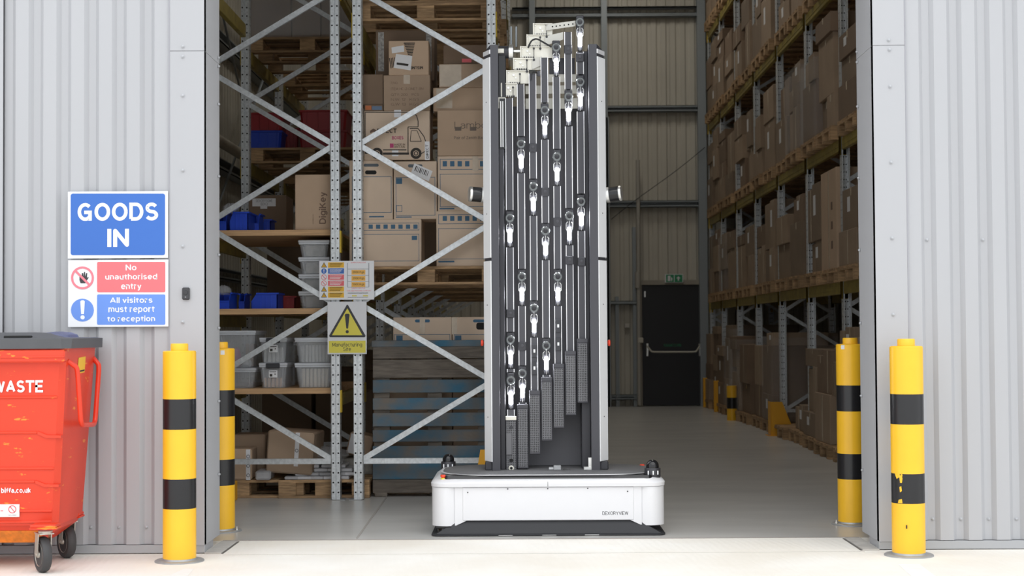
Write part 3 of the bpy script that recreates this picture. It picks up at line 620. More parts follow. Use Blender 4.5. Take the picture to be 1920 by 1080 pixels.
mb = MB(); c = at(145, 620, YK-.3); mb.lathe([(.11, 0), (.10, .018), (.07, .030), (.02, .036)], (xl-.17, YK-.25, zl0+.058), n=14); bag = mk('bag_tail', mb, M_bbag, lid, True)
# castors
def castor(cx, cy, ang, R, front):
    d = Vector((math.cos(ang), math.sin(ang), 0)); n = Vector((-d.y, d.x, 0)); o = Vector((cx, cy, R))
    mb = MB(); mb.lathe([(R*.62, -.022), (R*.93, -.024), (R, -.012), (R, .012), (R*.93, .024), (R*.62, .022)], o, n, 26); wh = mk('castor_wheel', mb, M_tyre, bn, True)
    mb = MB(); mb.lathe([(R*.15, -.034), (R*.2, -.02), (R*.55, -.016), (R*.66, -.024), (R*.66, .024), (R*.55, .016), (R*.2, .02), (R*.15, .034)], o, n, 22); mk('wheel_hub', mb, M_cast, wh, True)
    top = zl-.03; mb = MB(); s = Vector((cx, cy, 0))-d*.045
    for k in (-1, 1):
        p0 = o+n*.036*k; p1 = Vector((s.x, s.y, R*2+.02))+n*.036*k
        mb.bar(p0, p1+d*.03, .05, .005, n)
    mb.bar(Vector((s.x, s.y, R*2+.02))-d*.03, Vector((s.x, s.y, R*2+.02))+d*.07, .078, .006, (0, 0, 1))
    mb.lathe([(.035, R*2+.02), (.04, R*2+.035), (.03, R*2+.045)], (s.x, s.y, 0), n=14); mb.cyl(o-n*.042, o+n*.042, .010, n=10)
    mk('castor_fork', mb, M_cast, bn, True)
    mb = MB(); mb.box(s.x-.075, s.x+.075, s.y-.05, s.y+.05, R*2+.045, R*2+.056, .003); mb.box(s.x-.07, s.x+.07, s.y-.05, s.y+.05, R*2+.056, zl+.02, .004); mk('castor_bracket', mb, M_bred, bn)
p = onz(78, 1074); castor(p.x, p.y+.02, PI/2+.60, .098, True)
p = onz(128, 1046); castor(p.x-.01, p.y+.0, PI/2+.66, .098, False)
castor(xt-LX+.22, YF+.10, PI/2, .098, True); castor(xt-LX+.22, YK-.06, PI/2, .098, False)

# ================================================================ RACKING
ZJ = [.30, .917, 1.53, 2.155, 2.78, 3.39, 4.0, 4.62, 5.23, 5.85, 6.45]
UPM = {}
def upright_mesh(flip, H, open_=False):
    k = (flip, H, open_)
    if k not in UPM:
        s = -1 if flip else 1; mb = MB(); wv = .072
        P = [(0, 0), (.026*s, 0), (.028*s, .012), (.034*s, .012), (.036*s, .004), (wv*s*.9, .004), (wv*s, .012), (wv*s, .10), (0, .10)]
        if open_: P = [(0, 0), (.013*s, 0), (.015*s, .05), (.065*s, .05), (.067*s, 0), (.080*s, 0), (.080*s, .10), (0, .10)]
        mb.prism(P, 'z', .006, H)
        o = mk('upright', mb, M_galv); me = o.data; COL.objects.unlink(o)
        hb = MB(); z = .06
        while z < H-.03:
            for hx, yy in (((.013*s, -.0008), (.053*s, .0032)) if not open_ else ((.028*s, .0492), (.052*s, .0492))):
                hb.add([(hx+.0075*math.cos(a*PI/3), yy, z+.0075*math.sin(a*PI/3)) for a in range(6)], [(0, 1, 2, 3, 4, 5)])
            xs = (wv if not open_ else .080)*s+.0006*s
            for yy in (.03, .07):
                hb.add([(xs, yy+.006*math.cos(a*PI/3), z+.0075*math.sin(a*PI/3)) for a in range(6)], [(0, 1, 2, 3, 4, 5)])
                hb.add([(-.0006*s, yy+.006*math.cos(a*PI/3), z+.0075*math.sin(a*PI/3)) for a in range(6)], [(0, 1, 2, 3, 4, 5)])
            z += .0762
        o2 = mk('hole_pattern', hb, M_hole); hm = o2.data; COL.objects.unlink(o2); UPM[k] = (me, hm)
    return UPM[k]
def put(name, me, par, loc):
    o = bpy.data.objects.new(name, me); COL.objects.link(o); o.parent = par; o.location = Vector(loc)-wloc(par); return o
def frame(rk, xa, xb, Y, H=6.9, first=0, par='z'):
    # uprights at xa (left, outer edge) and xb (right, outer edge); braces zigzag between
    for x, fl in ((xa, False), (xb, True)):
        me, hm = upright_mesh(fl, H, H > 7.5); o = put('upright', me, rk, (x, Y, 0)); put('hole_pattern', hm, o, (x, Y, 0))['kind'] = 'stuff'
        mb = MB(); mb.box(x-.06 if fl else x-.04, x+.04 if fl else x+.06, Y-.02, Y+.12, 0, .006, .001)
        bo = mk('foot_plate', mb, M_steelpl, rk)
    xl, xr = xa+.062, xb-.062
    yy = Y+.045; mb = MB(); mb.bar((xl, yy, ZJ[0]), (xr, yy, ZJ[0]), .042, .03, lip=.003); mk('brace', mb, M_galvb, rk)
    for i in range(len(ZJ)-1):
        a = (xr if (i+first) % 2 == 0 else xl); b = (xl if (i+first) % 2 == 0 else xr)
        if ZJ[i+1] > H: break
        mb = MB(); yo = yy+(.004 if i % 2 else -.004); mb.bar((a, yo, ZJ[i]+.012), (b, yo, ZJ[i+1]-.012), .042, .026, lip=.003); mk('brace', mb, M_galvb, rk)
        mb = MB(); mb.cyl((b, yy-.02, ZJ[i+1]), (b, yy-.032, ZJ[i+1]), .008, n=8); mk('bolt', mb, M_steelpl, rk)
def beam(rk, x, y0, y1, z, h=.12, s=1):
    # box beam along the depth on the frame face, with end connectors
    mb = MB(); mb.box(x, x+.045*s, y0+.10, y1, z, z+h, .004); mb.box(min(x, x-.004*s), max(x, x-.004*s), y0+.12, y1-.02, z+h*.35, z+h*.65)
    b = mk('load_beam', mb, M_beam, rk)
    for yy in (y0+.02, y1+.02):
        mb = MB(); mb.box(x-.012*s, x+.05*s, yy, yy+.07, z-.05, z+h+.03, .003); c = mk('beam_connector', mb, mat_conn, b)
mat_conn = mat('yellow_connector', (.55, .38, .03), .5)
YR = 2.87; YC = YR+.16
xA0 = at(620, 700, YR).x-.98-.0; xA1 = at(637, 700, YR).x
xA0 = at(372, 400, YR).x
xB0 = at(663, 700, YR).x; xB1 = at(929, 50, YR).x
LY = [YR, YR+1.82, YR+3.7, YR+5.55, YR+7.4, YR+9.3, YR+11.2, YR+13.1]
LR = [1.71, 3.60, 5.2]
rkA = root('pallet_rack', ((xA0+xA1)/2, YR, 0), 'galvanised pallet racking with timber shelves just inside the left of the doorway', 'pallet rack')
rkB = root('pallet_rack', ((xB0+xB1)/2, YR, 0), 'galvanised pallet racking behind the tall scanning robot, centre of the doorway', 'pallet rack')
for Y in LY[:6]:
    frame(rkA, xA0, xA1, Y, first=0)
for Y in LY:
    frame(rkB, xB0, xB1, Y, first=1)
zs1 = at(515, 431, YR+.12).z; zs2 = at(515, 578.5, YR+.12).z; zs3 = at(515, 728, YR+.12).z
for z in (zs1, zs2, zs3):
    mb = MB(); mb
    for k in range(2):
        y0 = YR+.12+k*.80; mb = MB(); mb.box(xA0+.03, xA1-.045, y0, y0+.785, z-.045, z, .002); mk('shelf_board', mb, M_shelf, rkA)
    for x, s in ((xA0, 1), (xA1, -1)): beam(rkA, x, LY[0], LY[1], z-.14, .095, s)
Y5_ = (LY[1]+LY[2])/2+.05-.62
for z in (at(550, 277, Y5_).z-.27, at(550, 70, Y5_).z-.27, 5.4):
    for i in range(1, 5):
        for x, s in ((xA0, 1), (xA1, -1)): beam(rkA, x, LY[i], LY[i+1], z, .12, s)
for i in range(0, 5):
    if i == 0:
        for x, s in ((xA0, 1), (xA1, -1)): beam(rkA, x, LY[0], LY[1], 3.98, .12, s)
zb1 = at(800, 524, YR+.1).z
for z in (zb1-.125, at(800, 36, YC).z-.122, 5.5):
    for i in range(0, 7):
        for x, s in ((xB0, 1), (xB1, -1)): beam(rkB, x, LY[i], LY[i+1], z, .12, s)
# right-hand rack along the aisle
XF = 3.17; XG = 4.25
RY = [4.25, 6.2, 8.10, 10.05, 11.98, 13.85, 15.65, 17.2]
def zr(px, py, Y): return at(px, py, Y).z
LZ = [1.66, 3.10, 4.72, 6.30]
rkC = root('pallet_rack', ((XF+XG)/2, RY[0], 0), 'long galvanised pallet racking with yellow beams down the right side of the aisle', 'pallet rack')
for i, Y in enumerate(RY): frame(rkC, XF, XG, Y, H=8.2, first=i % 2)
for i in range(len(RY)-1):
    for z in LZ:
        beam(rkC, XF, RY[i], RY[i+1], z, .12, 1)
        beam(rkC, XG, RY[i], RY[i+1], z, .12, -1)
# ---- pallets
def pallet_parts(o, L, W, H=.144, m=M_wood, far=False):
    # L along x, W along y, base at z0
    h1 = .02; bw = .1; bh = H-3*h1-.002
    if far:
        for k in range(3):
            y = -W/2+k*(W-bw)/2; mb = MB(); mb.box(-L/2, L/2, y, y+bw, 0, h1)
            for j in range(3): x = -L/2+j*(L-.14)/2; mb.box(x, x+.14, y, y+bw, h1, h1+bh)
            mk('runner', mb, m, o)
        mb = MB()
        for j in range(3): x = -L/2+j*(L-.14)/2; mb.box(x, x+.14, -W/2, W/2, h1+bh, 2*h1+bh)
        for k in range(5): y = -W/2+k*(W-.12)/4; mb.box(-L/2, L/2, y, y+.12, H-h1-.002, H)
        mk('deck', mb, m, o); return
    for k in range(3):
        y = -W/2+k*(W-bw)/2; mb = MB(); mb.box(-L/2, L/2, y, y+bw, 0, h1, .002); mk('base_board', mb, m, o)
        for j in range(3):
            x = -L/2+j*(L-.14)/2; mb = MB(); mb.box(x, x+.14, y, y+bw, h1, h1+bh, .003); mk('block', mb, m, o)
    for j in range(3): x = -L/2+j*(L-.14)/2; mb = MB(); mb.box(x, x+.14, -W/2, W/2, h1+bh, 2*h1+bh, .002); mk('cross_board', mb, m, o)
    for k in range(5): y = -W/2+k*(W-.12)/4; mb = MB(); mb.box(-L/2, L/2, y, y+.12, H-h1-.002, H, .002); mk('deck_board', mb, m, o)
PP = {}
def pallet(x, y, z, label, L=1.2, W=.8, far=False, rz=0, group=None, m=None):
    k = (L, W, far, m)
    if k not in PP:
        o = root('wooden_pallet', (0, 0, 0), label, 'pallet'); pallet_parts(o, L, W, far=far, m=m or M_wood); PP[k] = o
        o.location = (x, y, z); o.rotation_euler = (0, 0, rz)
        if group: o['group'] = group
        return o
    return dup(PP[k], (x, y, z), rz, label, group)
# ---- cartons
def carton(x0, x1, y0, y1, z0, z1, label, m=M_card, tape='', rot=0, group=None, b=.004, name='cardboard_carton', tilt=None):
    mb = MB(); mb.box(x0, x1, y0, y1, z0, z1, b); o = mk(name, mb, m, loc=((x0+x1)/2, (y0+y1)/2, z0)); tag(o, label, 'box', group)
    xc = (x0+x1)/2; yc = (y0+y1)/2; e = .0012
    if 'f' in tape:   # over the front edge, seam running along y
        mb = MB(); mb.box(xc-.025, xc+.025, y0-e, y1, z1, z1+e); mb.box(xc-.025, xc+.025, y0-e, y0, z1-min(.07, (z1-z0)*.3), z1); mk('tape', mb, M_tape, o)
    if 'a' in tape:   # over the aisle side, seam along x
        mb = MB(); mb.box(x0-e, x1, yc-.025, yc+.025, z1, z1+e); mb.box(x0-e, x0, yc-.025, yc+.025, z1-min(.08, (z1-z0)*.3), z1); mk('tape', mb, M_tape, o)
    if 'A' in tape: mb = MB(); mb.box(x0-e, x0, yc-.022, yc+.022, z0+.01, z1-.005); mk('tape', mb, M_tape, o)
    if 'l' in tape: mb = MB(); mb.box(x0-e*1.6, x0-e, yc+.03, min(yc+.16, y1-.01), z1-.55*(z1-z0), z1-.2*(z1-z0)); mk('paper_label', mb, M_label, o)
    if rot: o.rotation_euler = (0, 0, rot)
    if tilt: o.rotation_euler = tilt
    return o
def cpx(px0, py0, px1, py1, Y, dep, label, zb=None, **k):
    a = rc(px0, py0, px1, py1, Y); zb = a[2] if zb is None else zb
    return carton(a[0], a[1], Y, Y+dep, zb, a[3], label, **k)
def outline(mb, x0, y0, x1, y1, Y, w=1.0):
    for a, b, c, d in ((x0, y0, x1, y0+w), (x0, y1-w, x1, y1), (x0, y0, x0+w, y1), (x1-w, y0, x1, y1)): platepx(mb, a, b, c, d, Y, .0006)

# ================================================================ RACK B FRONT LOAD (behind the robot)
YC = YR+.16
zt1 = at(800, 499.5, YC-.02).z
pB = pallet((xB0+xB1)/2+.0, YC+.5-.03, zt1-.144, 'wooden pallet under the pale archive cartons behind the robot', 1.16, 1.0)
def strk(o, Y, specs, ink=M_inkb):
    mb = MB()
    for s in specs:
        if s[0] == 'o': outline(mb, *s[1:5], Y-.0012, s[5] if len(s) > 5 else .9)
        else: platepx(mb, *s[1:5], Y-.0012, .0006)
    return mk('printed_outline', mb, ink, o)
# lower row
c = cpx(655, 411, 790, 498, YC, .4, 'pale archive carton with handling icons at the bottom left of the stack', zb=zt1, m=M_cardl)
strk(c, YC, [('o', 660, 418, 786, 432), ('o', 660, 439, 786, 490)]+[('b', 691+i*14, 421, 699+i*14, 429) for i in range(7)]+[('b', 772, 442, 782, 450)])
zA = rc(655, 411, 790, 498, YC)[3]
c = cpx(818, 395, 926, 498, YC, .4, 'pale archive carton at the bottom right of the stack beside the robot', zb=zt1, m=M_cardl)
strk(c, YC, [('o', 822, 402, 922, 420), ('o', 822, 428, 922, 486), ('b', 822, 489, 852, 492)]+[('b', 830+i*14, 405, 838+i*14, 414) for i in range(6)])
zA2 = rc(818, 395, 926, 498, YC)[3]
c = cpx(655, 300, 736.5, 410.5, YC, .4, 'pale carton with black hand hole behind the rack upright', zb=zA, m=M_cardl)
strk(c, YC, [('o', 660, 331, 734, 399), ('b', 692, 405, 720, 407.5)]); mb = MB(); rrect(mb, 684.5, 319.5, 706, 327, YC-.0012, 3.5); mk('hand_hole', mb, M_hole, c)
mb = MB(); rrect(mb, 682, 307, 710, 312.5, YC-.0012, 2.5); mk('printed_badge', mb, mat('grey_ink', (.11, .13, .15), .7), c)
zB = rc(655, 300, 736.5, 410.5, YC)[3]
c = cpx(738, 302, 819, 410.5, YC, .4, 'pale carton with slanted barcode label and fragile glass icon', zb=zA, m=M_cardl)
strk(c, YC, [('o', 742, 332, 816, 404), ('b', 743, 334, 754, 345), ('o', 743, 385, 754, 397), ('b', 742, 406, 772, 408)])
mb = MB(); rrect(mb, 765, 308, 792, 314, YC-.0012, 2.5); mk('printed_badge', mb, MATS['grey_ink'], c)
mb = MB(); P = [(777, 306), (811, 321), (804, 340), (770, 326)]; polypx(mb, P, YC-.0022, .0006); lb = mk('barcode_label', mb, M_label, c)
mb = MB()
for i in range(9):
    t = .12+i*.085; a = (777+34*t, 306+15*t); b = (770+34*t, 326+14*t); f = lambda u: (a[0]+(b[0]-a[0])*u, a[1]+(b[1]-a[1])*u); p, q = f(.15), f(.62)
    wd = 1.0+.8*(i % 3 == 0); polypx(mb, [p, (p[0]+wd, p[1]+.4), (q[0]+wd, q[1]+.4), q], YC-.0032, .0006)
mk('barcode', mb, M_ink, lb)
zB2 = rc(738, 302, 819, 410.5, YC)[3]
c = cpx(820.5, 292, 926, 394.5, YC, .4, 'pale archive carton second from bottom beside the robot sensor', zb=zA2, m=M_cardl)
strk(c, YC, [('o', 825, 298, 922, 318), ('o', 825, 326, 922, 388), ('b', 824, 390, 852, 392.5)]+[('b', 830+i*14, 302, 838+i*14, 312) for i in range(6)])
mb = MB(); platepx(mb, 886, 293, 897, 321, YC-.002, .0006); mk('tape', mb, M_tape, c)
zC2 = rc(820.5, 292, 926, 394.5, YC)[3]
# removals carton with a printed lorry
c = cpx(682, 207.5, 806, 300, YC-.01, .42, 'carton printed with a black lorry outline and magenta lettering', zb=max(zB, zB2), m=M_cardl)
Yq = YC-.01-.0012; mb = MB()
def ln(mb, pts, w=1.6, Y=Yq):
    for a, b in zip(pts, pts[1:]): mb.bar(at(a[0], a[1], Y), at(b[0], b[1], Y), w*sc(Y), .0008)
ln(mb, [(684.5, 275), (684.5, 210.5), (774, 210.5)]); ln(mb, [(774, 210.5), (781, 217), (784, 227), (784, 238), (765, 238), (765, 286)]); ln(mb, [(768, 241), (784, 241), (795, 256), (799, 268), (798, 283), (790, 288)])
ln(mb, [(771, 245), (782, 245), (790, 265), (769, 265), (771, 245)], 1.1); ln(mb, [(718, 281), (762, 281)], 2); ln(mb, [(684.5, 286), (697, 286)], 5); ln(mb, [(718, 288), (767, 288)], 4)
mk('printed_lorry', mb, M_ink, c)
for cx in (780, 707):
    mb = MB(); ring(mb, cx, 287.5, 10.5, 5.5, Yq-.0004, 20); ring(mb, cx, 287.5, 4.2, 2.5, Yq-.0004, 14); mk('printed_wheel', mb, M_ink, c)
textpx('DIRECT', 707, 241, 744, 249.5, Yq, M_ink, c, .03); textpx('BOXES', 735, 255, 756.5, 261.5, Yq, M_inkr, c, .03); textpx('MADE IN\nBRITAIN', 739, 269, 759.5, 277.5, Yq, M_inkbr, c, .02)
mb = MB(); platepx(mb, 731, 269, 738, 277, Yq, .0006); mk('printed_square', mb, M_inkr, c)
mb = MB(); polypx(mb, [(694, 245), (700, 241), (707, 245), (707, 250), (700, 247), (694, 250)], Yq); mk('printed_emblem', mb, M_inkbr, c)
mb = MB(); platepx(mb, 739, 206, 752, 220, Yq, .0006); platepx(mb, 735, 281, 747, 293, Yq, .0006); platepx(mb, 796.5, 265, 805.5, 300, Yq-.001, .0012); mk('tape', mb, M_wtape, c)
text('DIRECT', at(801, 284, Yq-.0015), 26*sc(Yq), 5*sc(Yq), M_ink, c, .02, (-.05, 0, 1), (-1, 0, -.05))
zD = rc(682, 207.5, 806, 300, YC-.01)[3]
c = cpx(820, 206, 927, 291, YC-.01, .42, 'brown bar stool carton with grey wordmark beside the robot tower', zb=zC2, m=M_card)
textpx('Lambo', 852, 228, 913, 241, YC-.0112, mat('faded_ink', (.14, .11, .09), .8), c, -.01); textpx('Pair of Zenith Bar Stools', 851, 255, 930, 261, YC-.0112, MATS['faded_ink'], c, .01)
mb = MB(); platepx(mb, 853, 238, 865, 245, YC-.0112, .0006); platepx(mb, 881, 238, 893, 245, YC-.0112, .0006); mk('printed_bars', mb, MATS['faded_ink'], c)
zD2 = rc(820, 206, 927, 291, YC-.01)[3]
c = cpx(683, 196, 718, 207, YC, .3, 'flat orange and blue box lying on the lorry carton', zb=zD, m=M_cardd)
mb = MB(); platepx(mb, 685, 198, 696, 206, YC-.001, .0006); mk('orange_print', mb, mat('print_orange', (.5, .14, .04), .6), c); mb = MB(); platepx(mb, 698, 199, 716, 206, YC-.001, .0006); mk('blue_print', mb, mat('print_blue', (.12, .18, .28), .6), c)
zE = rc(683, 196, 718, 207, YC)[3]
cpx(676, 139, 718.5, 195, YC+.02, .3, 'dark brown carton between the upright and the handwritten carton', zb=zE, m=M_cardd)
c = cpx(719, 140.5, 806.5, 206.5, YC, .42, 'brown carton with handwritten address standing on the lorry carton', zb=zD, m=M_card, tape='f')
for t, x0, y0, x1, y1 in (('P/NO:', 733, 153, 746, 158), ('ITEM: HC-2-OMET-BM', 733, 164, 794, 169), ('QTY: 200    PCS', 733, 175, 786, 180), ('N.W: 12   KGS', 733, 184, 786, 189), ('G.W: 13   KGS', 733, 193, 786, 198)): textpx(t, x0, y0, x1, y1, YC-.0012, M_inkbr, c, -.01)
zF = rc(719, 140.5, 806.5, 206.5, YC)[3]
c = cpx(812, 164, 927, 206, YC+.05, .35, 'long brown carton with pale tape above the bar stool carton', zb=zD2, m=M_card)
mb = MB(); platepx(mb, 818, 166, 848, 203, YC+.049, .0006); mk('tape', mb, M_tape, c)
zG = rc(812, 164, 927, 206, YC+.05)[3]
c = cpx(823, 119.5, 927, 163.5, YC+.04, .35, 'brown carton with wide clear tape, second from top beside the robot', zb=zG, m=M_card)
mb = MB(); platepx(mb, 824, 121, 865, 162, YC+.039, .0006); mk('tape', mb, M_tape, c)
zH = rc(823, 119.5, 927, 163.5, YC+.04)[3]
c = cpx(831, 84, 925, 119, YC+.09, .35, 'dark brown carton with red sticker at the top of the right stack', zb=zH, m=M_cardd)
mb = MB(); platepx(mb, 866, 110, 884, 117, YC+.089, .0006); mk('red_sticker', mb, M_red, c); mb = MB(); polypx(mb, [(860, 91), (870, 92), (870, 96), (865, 101)], YC+.089); mk('green_sticker', mb, mat('sticker_green', (.35, .36, .12), .6), c)
c = cpx(704, 56, 815, 137, YC+.28, .4, 'large dark carton with two silver tape strips behind the slatted-print carton', zb=zF, m=M_cardd)
mb = MB(); platepx(mb, 709, 60, 720, 134, YC+.278, .0006); platepx(mb, 799, 60, 809, 134, YC+.278, .0006); mk('silver_tape', mb, mat('silver_tape', (.45, .43, .40), .3, var=.5, vscale=60, bump=.5), c)
c = cpx(728.5, 76, 804, 137, YC-.0, .26, 'brown carton printed with fanned black rays and white address labels', zb=zF, m=M_card)
mb = MB()
for i in range(9):
    a = math.radians(158+i*11); cxp, cyp = 0, 0
    p0 = (763+i*0.2, 79+i*3.0); polypx(mb, [(757+i*1.1, 80+i*3.0), (778-i*.6, 80+i*2.9), (778-i*.6, 81.6+i*2.9), (757+i*1.1, 82+i*3.0)], YC-.0012)
for i in range(5): polypx(mb, [(729.5+i*3, 109-i*.5), (731+i*3, 109-i*.5), (734+i*2.6, 128-i), (732.3+i*2.6, 128-i)], YC-.0012)
mk('printed_rays', mb, M_ink, c)
mb = MB(); polypx(mb, [(734, 89), (757, 85), (758, 97), (735, 100)], YC-.002, .0006); polypx(mb, [(742.5, 101), (773, 105), (770, 132), (738, 127)], YC-.002, .0006); lb = mk('address_label', mb, M_label, c)
mb = MB(); polypx(mb, [(744, 117), (766, 120), (765, 124), (743.5, 121)], YC-.003, .0006); mk('barcode', mb, M_ink, lb)
text('MISUMI', at(782, 127, YC-.0013), 22*sc(YC), 6*sc(YC), M_ink, c, .03, (-1, 0, 0), (0, 0, -1))
# second pallet load deeper in rack B, and stacked pallets above
zp = at(800, 36, YC).z
pallet((xB0+xB1)/2, YC+.55, zp+.0, 'lower of two empty pallets on the top beams behind the robot', 1.16, 1.0)
pallet((xB0+xB1)/2+.01, YC+.57, zp+.146, 'upper of two empty pallets on the top beams behind the robot', 1.16, 1.0)
for i in range(1, 5):
    yc = (LY[i]+LY[i+1])/2+.05
    for k in range(3 if i < 3 else 2):
        pallet((xB0+xB1)/2+.02*k, yc, zp+.146*k, 'empty pallet, %s in pile on top beams, %s bay of centre racking' % (('lowest', 'second', 'third')[k], ('', 'second', 'third', 'fourth', 'fifth')[i]), 1.16, 1.0, far=True)
    pallet((xB0+xB1)/2, yc, zb1-.005, 'pallet on the lower beams, %s bay back of the centre racking' % ('', 'second', 'third', 'fourth', 'fifth')[i], 1.16, 1.0, far=True)
    for k in range(2):
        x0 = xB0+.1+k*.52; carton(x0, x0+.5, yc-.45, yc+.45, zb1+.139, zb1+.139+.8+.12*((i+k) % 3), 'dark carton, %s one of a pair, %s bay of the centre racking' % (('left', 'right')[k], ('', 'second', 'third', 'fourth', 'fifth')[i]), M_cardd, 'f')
# upright blue pallets with cartons behind
Yb = YR+.22; bl = rc(698, 640, 925, 924, Yb); zb0 = 0.0
bpz = root('blue_pallet', ((bl[0]+bl[1])/2, Yb, 0), 'weathered blue pallet standing on edge behind the robot base', 'pallet')
rows = [(650, 672, 0), (674, 708, 0), (712, 736, 1), (746, 768, 2), (774, 799, 2), (806, 828, 2), (836, 862, 2), (864, 898, 2), (899, 924, 0)]
for y0, y1, kk in rows:
    a = rc(699, y0, 926, y1, Yb); mb = MB(); mb.box(a[0], a[1], Yb-random.random()*.006, Yb+.022, max(a[2], .001), a[3], .003); mk('deck_board', mb, M_gwood if kk == 0 else M_bwood, bpz)
for x0, x1 in ((702, 731), (802, 829), (896, 924)):
    a = rc(x0, 655, x1, 935, Yb+.03); mb = MB(); mb.box(a[0], a[1], Yb+.023, Yb+.045, .06, a[3], .002); mk('cross_board', mb, M_gwood, bpz)
    for y0, y1 in ((660, 690), (775, 805), (895, 924)): q = rc(x0, y0, x1, y1, Yb+.05); mb = MB(); mb.box(q[0], q[1], Yb+.046, Yb+.12, q[2], q[3], .003); mk('block', mb, M_gwood, bpz)
a = rc(698, 638, 926, 650, Yb+.06); mb = MB(); mb.box(a[0], a[1], Yb+.0, Yb+.13, a[2], a[3], .004); mk('end_board', mb, M_bwood, bpz)
mb = MB(); q = rc(703, 924, 726, 937, Yb); mb.box(q[0], q[1], Yb, Yb+.1, 0, q[3], .004); mk('block', mb, M_gwood, bpz)
mb = MB(); q = rc(805, 924, 926, 937, Yb); mb.box(q[0], q[1], Yb+.05, Yb+.1, 0, q[3], .004); mk('block', mb, M_gwood, bpz)
Yc2 = Yb+.19; zc = 0; zz = [at(780, p, Yc2).z for p in (870, 790, 715, 642, 595)]
for r in range(5):
    z1 = zz[r]; z0 = 0 if r == 0 else zz[r-1]
    for k, (x0, x1) in enumerate(((700 if r < 4 else 737, 847), (848.5, 930))):
        lab = 'pale carton %s of the stack behind the blue pallet, %s column' % (('at floor level', 'second up', 'third up', 'fourth up', 'topmost')[r], ('left', 'right')[k])
        a = rc(x0, 600, x1, 640, Yc2); c = carton(a[0], a[1], Yc2, Yc2+.4, z0, z1, lab, M_cardl if r == 4 else M_card)
        if r == 4:
            strk(c, Yc2, [('o', 739 if k == 0 else 851, 627, 844 if k == 0 else 925, 655), ('b', 743 if k == 0 else 853, 629, 755 if k == 0 else 865, 641)])
            mb = MB(); rrect(mb, 778+k*109, 599, 806+k*109, 604.5, Yc2-.0012, 2.5); mk('printed_badge', mb, M_inkb, c)
            mb = MB(); platepx(mb, 787+k*60, 595, 797+k*60, 627, Yc2-.002, .0006); mk('tape', mb, M_tape, c)
            if k: mb = MB(); rrect(mb, 893, 605, 912, 618, Yc2-.0012, 4); mk('hand_hole', mb, M_hole, c)

# ================================================================ RACK A LOAD (left)
YA = YR+.16
# picking bins: shell with slanted open front; lip towards -x or -y
def pick_bin(x0, x1, y0, y1, z0, h, label, m=M_bin, face='-y', group=None):
    o = root('storage_bin', ((x0+x1)/2, (y0+y1)/2, z0), label, 'storage bin', group); t = .006; ti = .012
    z1 = z0+h; L = (y1-y0) if face == '-y' else (x1-x0)
    mb = MB(); pf = [(0, z0), (L, z0), (L, z1), (L*.22, z1), (L*.02, z0+h*.5)]
    for k in (0, 1):
        if face == '-y': xx = x0 if k == 0 else x1-t; mb.prism([(y0+a, b) for a, b in pf], 'x', xx, xx+t)
        else: yy = y0 if k == 0 else y1-t; mb.prism([(x0+a, b) for a, b in pf], 'y', yy, yy+t)
    mb.box(x0+t, x1-t, y0+t, y1-t, z0, z0+t)
    if face == '-y': mb.box(x0, x1, y1-t, y1, z0, z1); mb.box(x0, x1, y0, y0+t, z0, z0+h*.5)
    else: mb.box(x1-t, x1, y0, y1, z0, z1); mb.box(x0, x0+t, y0, y1, z0, z0+h*.5)
    mk('bin_shell', mb, m, o)
    mb = MB()
    if face == '-y': mb.box(x0-ti, x0, y0+L*.2, y1, z1-.012, z1); mb.box(x1, x1+ti, y0+L*.2, y1, z1-.012, z1); mb.box(x0-ti, x1+ti, y1, y1+ti, z1-.012, z1); mb.box(x0, x1, y0-ti*.7, y0, z0+h*.5-.01, z0+h*.5)
    else: mb.box(x0+L*.2, x1, y0-ti, y0, z1-.012, z1); mb.box(x0+L*.2, x1, y1, y1+ti, z1-.012, z1); mb.box(x1, x1+ti, y0-ti, y1+ti, z1-.012, z1)
    for i in range(3):
        if face == '-y': xx = x0+(x1-x0)*(.2+.3*i); mb.box(xx, xx+.006, y1, y1+.005, z0+.01, z1-.02)
        else: xx = x0+L*(.35+.2*i); mb.box(xx, xx+.006, y0-.005, y0, z0+.01, z1-.02)
    mk('bin_rim', mb, m, o); return o
def binpx(px0, py0, px1, py1, Y, dep, z0, label, **k):
    a = rc(px0, py0, px1, py1, Y); return pick_bin(a[0]+.012, a[1]-.012, Y, Y+dep, z0, a[3]-z0, label, **k)
binpx(401, 397, 427, 430, YA+.02, .3, zs1, 'blue picking bin nearest the doorway edge on the upper shelf')
binpx(427, 397, 468, 430, YA+.0, .34, zs1, 'blue picking bin second from the doorway edge on the upper shelf', face='-x')
binpx(468, 400, 488, 430, YA+.3, .22, zs1, 'blue picking bin third along, set back on the upper shelf')
binpx(489, 411, 510, 430, YA+.62, .22, zs1, 'small blue picking bin set deepest on the upper shelf', face='-x')
# crumpled clear bags
def bag(cx, cy, z, rx, ry, h, label, m=M_film):
    mb = MB(); n = 12; rings = [(.75, 0), (1, .25), (.9, .6), (.55, .9), (.2, 1)]; vs = []
    rr = random.Random(int(cx*999))
    for r, t in rings:
        for i in range(n): k = r*(1+rr.uniform(-.16, .16)); vs.append((cx+rx*k*math.cos(2*PI*i/n), cy+ry*k*math.sin(2*PI*i/n), z+h*t*(1+rr.uniform(-.1, .1) if t else 1)))
    fs = [(j*n+i, j*n+(i+1) % n, (j+1)*n+(i+1) % n, (j+1)*n+i) for j in range(4) for i in range(n)]+[tuple(range(n))[::-1], tuple(range(4*n, 5*n))]
    mb.add(vs, fs); return tag(mk('plastic_bag', mb, m, loc=(cx, cy, z), smooth=True), label, 'bag')
p = at(431, 396, YA+.15); bag(p.x, YA+.18, p.z-.005, .07, .08, .07, 'clear plastic bag heaped on the blue bins of the upper shelf')
